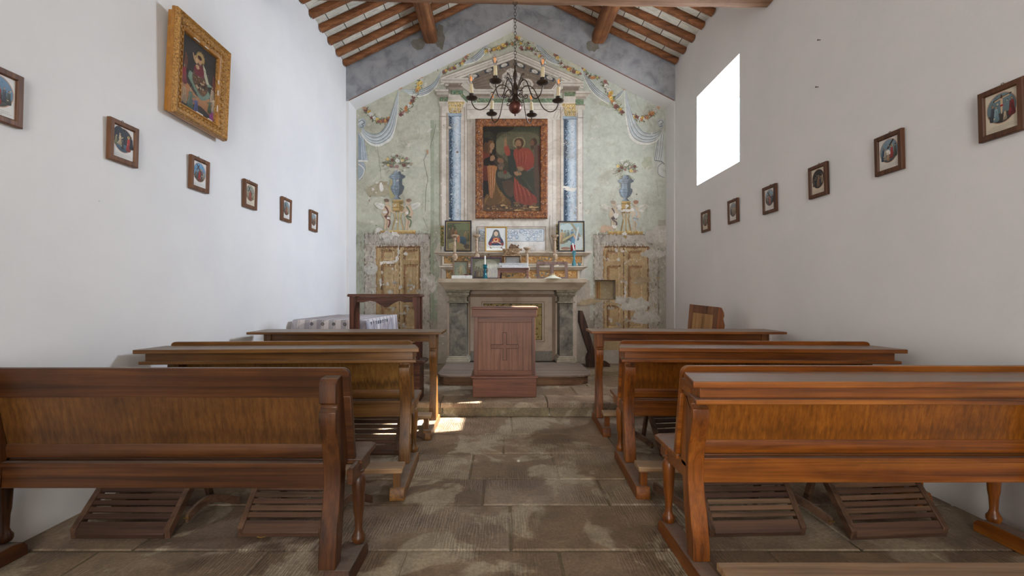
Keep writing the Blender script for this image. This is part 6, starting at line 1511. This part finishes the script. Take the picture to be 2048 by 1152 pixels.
MB().prism([(-hw-.03,lz-.03),(-hw-.045,lz-.012),(-hw-.03,lz),(hw+.03,lz+.004),(hw+.062,lz-.012),(hw+.058,lz-.032),(hw+.03,lz-.024)], 'Y', -.135, .135).build('kneeler_top', PDX, r, .003)

# table with plaid cloth in the left corner
TW = wood('side_table_wood', (70,46,32), (110,78,56), (140,104,78), 'Z', .6)
r = root('side_table', (-1.88, 5.62, STEP_Z), 'side table in the left corner hidden beneath a plaid cloth', 'table')
tzz = .94-STEP_Z
MB().box(-.395, .38, -.62, .74, tzz-.035, tzz-.004).build('table_top', TW, r, .003)
for sx in (-.37, .35):
    for syy in (-.58, .70): MB().box(sx-.025, sx+.025, syy-.025, syy+.025, 0, tzz-.035).build('leg', TW, r, .003)
def clothmat():
    m, nt, b = newmat('plaid_cloth'); n = N(nt)
    tc = n.n('ShaderNodeTexCoord').outputs['Object']; sx = n.n('ShaderNodeSeparateXYZ', i_0=tc)
    def stripes(o, f, lo, hi, ph=0.0):
        return n.ramp(n.math('ADD', n.math('MULTIPLY', n.math('SINE', n.math('MULTIPLY', n.math('ADD', o, ph), f)), .5), .5), [(lo, B0), (hi, W1)])
    u = n.math('ADD', sx.outputs[0], n.math('MULTIPLY', sx.outputs[2], 0.0)); v = sx.outputs[1]
    s1 = stripes(u, 46.0, .62, .72); s2 = stripes(v, 40.0, .6, .72, .02); s3 = stripes(u, 92, .86, .93, .01); s4 = stripes(v, 80, .86, .93)
    c = n.mix(n.math('MULTIPLY', s1, .55), C4((222,214,212)), C4((128,124,140)))
    c = n.mix(n.math('MULTIPLY', s2, .55), c, C4((132,128,144))); c = n.mix(n.math('MULTIPLY', s3, .4), c, C4((150,130,130))); c = n.mix(n.math('MULTIPLY', s4, .4), c, C4((110,106,120)))
    w_ = n.n('ShaderNodeTexWave', i_Vector=tc, i_Scale=120.0).outputs['Fac']
    n.link(c, b.inputs['Base Color']); b.inputs['Roughness'].default_value = .9; n.link(n.bump(w_, .1, .001), b.inputs['Normal']); return m
nx, ny = 40, 60
r = root('tablecloth', (-1.88, 5.62, .942), 'grey and white plaid tablecloth with openwork border on the corner table', 'tablecloth')
X0_, X1_, Y0_, Y1_ = -.405, .40, -.745, .745
vs = []; fs = []
per = []
def rim(i, n_, a, b): return [a+(b-a)*k/n_ for k in range(n_)]
for t in rim(0, 26, 0, 1): per.append((X0_+(X1_-X0_)*t, Y0_-(.0 if False else -.0)+(.10*(1-t)), 0, -1))
for t in rim(0, 46, 0, 1): per.append((X1_, Y0_+(Y1_-Y0_)*t, 1, 0))
for t in rim(0, 26, 0, 1): per.append((X1_+(X0_-X1_)*t, Y1_, 0, 1))
for t in rim(0, 46, 0, 1): per.append((X0_, Y1_+(Y0_+.10-Y1_)*t, -1, 0))
m_ = len(per); lev = [(0, 0), (.004, -.006), (.012, -.04), (.02, -.12), (.028, -.22)]
mb = MB()
for j, (o_, dz_) in enumerate(lev):
    for i, (x, y, nx_, ny_) in enumerate(per):
        wv = (sin(i*.55)*.5+sin(i*.23+1)*.5)*.022*(j/4)**1.3
        crn_ = .05*(j/4) if (abs(x-X1_) < .03 and abs(y-Y0_) < .12) or (abs(x-X0_) < .02 and abs(y-Y0_-.1) < .1) else 0
        oo = (o_+wv+crn_) if nx_ >= 0 and ny_ <= 0 else min(o_, .01)
        if abs(x-X1_) < .001 and abs(y-Y0_) < .001: vs.append((x+oo*.7, y-oo*.7, dz_))
        else: vs.append((x+nx_*oo, y+ny_*oo, dz_))
fs = [(j*m_+i, j*m_+(i+1) % m_, (j+1)*m_+(i+1) % m_, (j+1)*m_+i) for j in range(len(lev)-1) for i in range(m_)] + [tuple(range(m_))]
mb.add(vs, fs); mb.build('cloth', clothmat(), r, 0, angle=70)
EM = plain('dark_openwork', (84,86,96), .9); EY = plain('yellow_flower_embroidery', (206,180,96), .9)
mb = MB(); my = MB()
for k in range(6):
    x = X0_+.09+k*.125; yb_ = Y0_+.10*(1-(x-X0_)/(X1_-X0_)); 
    mb.torus((x, yb_-.014, -.045), .014, .004, 'Y', 12, 5); (my if k in (2, 4) else mb).sphere((x, yb_-.014, -.045), .006, 8, 5)
for k in range(9):
    y = Y0_+.10+k*.10; mb.torus((X1_+.015, y, -.05), .018, .004, 'X', 12, 5)
mb.build('openwork_border', EM, r); my.build('flower_embroidery', EY, r)

# dark plank piece leaning by the right of the altar
ly_ = 6.86
DK = wood('dark_leaning_wood', (40,24,18), (72,44,32), (104,70,50), 'Z', .55, 1, .1, .4)
def c6(x, y): return (X(820+x/4.114, ly_)-1.3, max(0, Z(580+y/4.114, ly_)-STEP_Z))
r = root('leaning_board', (1.3, ly_, STEP_Z), 'dark narrow wooden board with a curved foot leaning beside the right altar pilaster', 'board')
MB().prism([c6(*q) for q in ((1387,168),(1413,170),(1444,260),(1512,500),(1514,640),(1490,640),(1462,505),(1425,395),(1387,262))], 'Y', -.08, .06).build('board', DK, r, .004)
MB().prism([c6(*q) for q in ((1462,500),(1444,515),(1434,545),(1438,600),(1450,640),(1495,640),(1498,560))], 'Y', -.11, -.082).build('bracket', DK, r, .004)
MB().prism([c6(*q) for q in ((1515,560),(1575,575),(1610,585),(1638,604),(1640,640),(1515,640))], 'Y', -.06, .04).build('foot', DK, r, .005)
# panelled kneeler piece against the right wall
kx, ky = 2.12, 4.98
r = root('prie_dieu', (kx, ky, STEP_Z), 'brown panelled prie-dieu with scrolled side standing tilted against the right wall', 'prie-dieu', None, rad(-50), 0, rad(5))
KM = wood('panelled_kneeler_wood', (74,42,24), (116,74,44), (146,100,64), 'Z', .45, 1, .15, .3); KP = wood('panelled_kneeler_panel', (120,86,48), (156,116,70), (180,140,90), 'Z', .5, 1, .1, .2); KO = wood('panelled_kneeler_side', (116,56,20), (164,88,36), (190,116,56), 'Z', .45, 1, .2, .3)
hw, H = .155, 1.0-.04
MB().box(-hw, -hw+.04, -.012, .012, 0, H).box(hw-.04, hw, -.012, .012, 0, H).build('stile', KM, r, .003)
for q_ in ((H-.085, H), (.3, .36)): MB().box(-hw+.04, hw-.04, -.012, .012, *q_).build('rail', KM, r, .003)
MB().box(-hw+.04, hw-.04, -.002, .006, .36, H-.085).build('panel', KP, r)
pf = [(.012,H),(.09,H-.01),(.15,H-.06),(.17,H-.10),(.15,H-.13),(.17,H-.16),(.20,H-.20),(.19,H-.26),(.15,H-.29),(.16,H-.34),(.17,H-.42),(.16,H-.6),(.19,0),(.012,0)]
for sx in (-1, 1): MB().prism(pf, 'X', sx*(hw-.024), sx*hw).build('side_scroll', KO, r, .003)
MB().box(-hw+.024, hw-.024, .03, .17, .28, .30).build('shelf', KM, r, .002)

# small litter on the floor
z_ = F*CAMZ/(924-VPY)
o = MB().lathe([(.001,0),(.010,.001),(.013,.006),(.007,.013),(.001,.015)], (0,0,0), 7).build('plaster_crumb', plain('plaster_crumb', (214,206,190), .9), None, loc=(X(1037, z_), z_, .001)); tag(o, 'small pale plaster crumb lying on the stone floor in the aisle', 'debris')
z_ = F*CAMZ/(1074-VPY)
lf = MB(); n_ = 14; vs = [(0,0,.006)]+[(.032*cos(2*pi*k/n_)*(1 if k % 2 else .8), .014*sin(2*pi*k/n_), .003+.006*abs(cos(2*pi*k/n_))) for k in range(n_)]
vs += [(x, y, z-.0015) for x, y, z in vs]; m2 = n_+1
lf.add(vs, [(0, 1+k, 1+(k+1) % n_) for k in range(n_)]+[(m2, m2+1+(k+1) % n_, m2+1+k) for k in range(n_)]+[(1+k, m2+1+k, m2+1+(k+1) % n_, 1+(k+1) % n_) for k in range(n_)])
o = lf.build('dry_leaf', plain('dry_yellow_leaf', (150,120,50), .8), None, loc=(X(524, z_), z_, 0)); tag(o, 'dry yellow leaf on the floor before the footrest nearest the aisle', 'leaf')
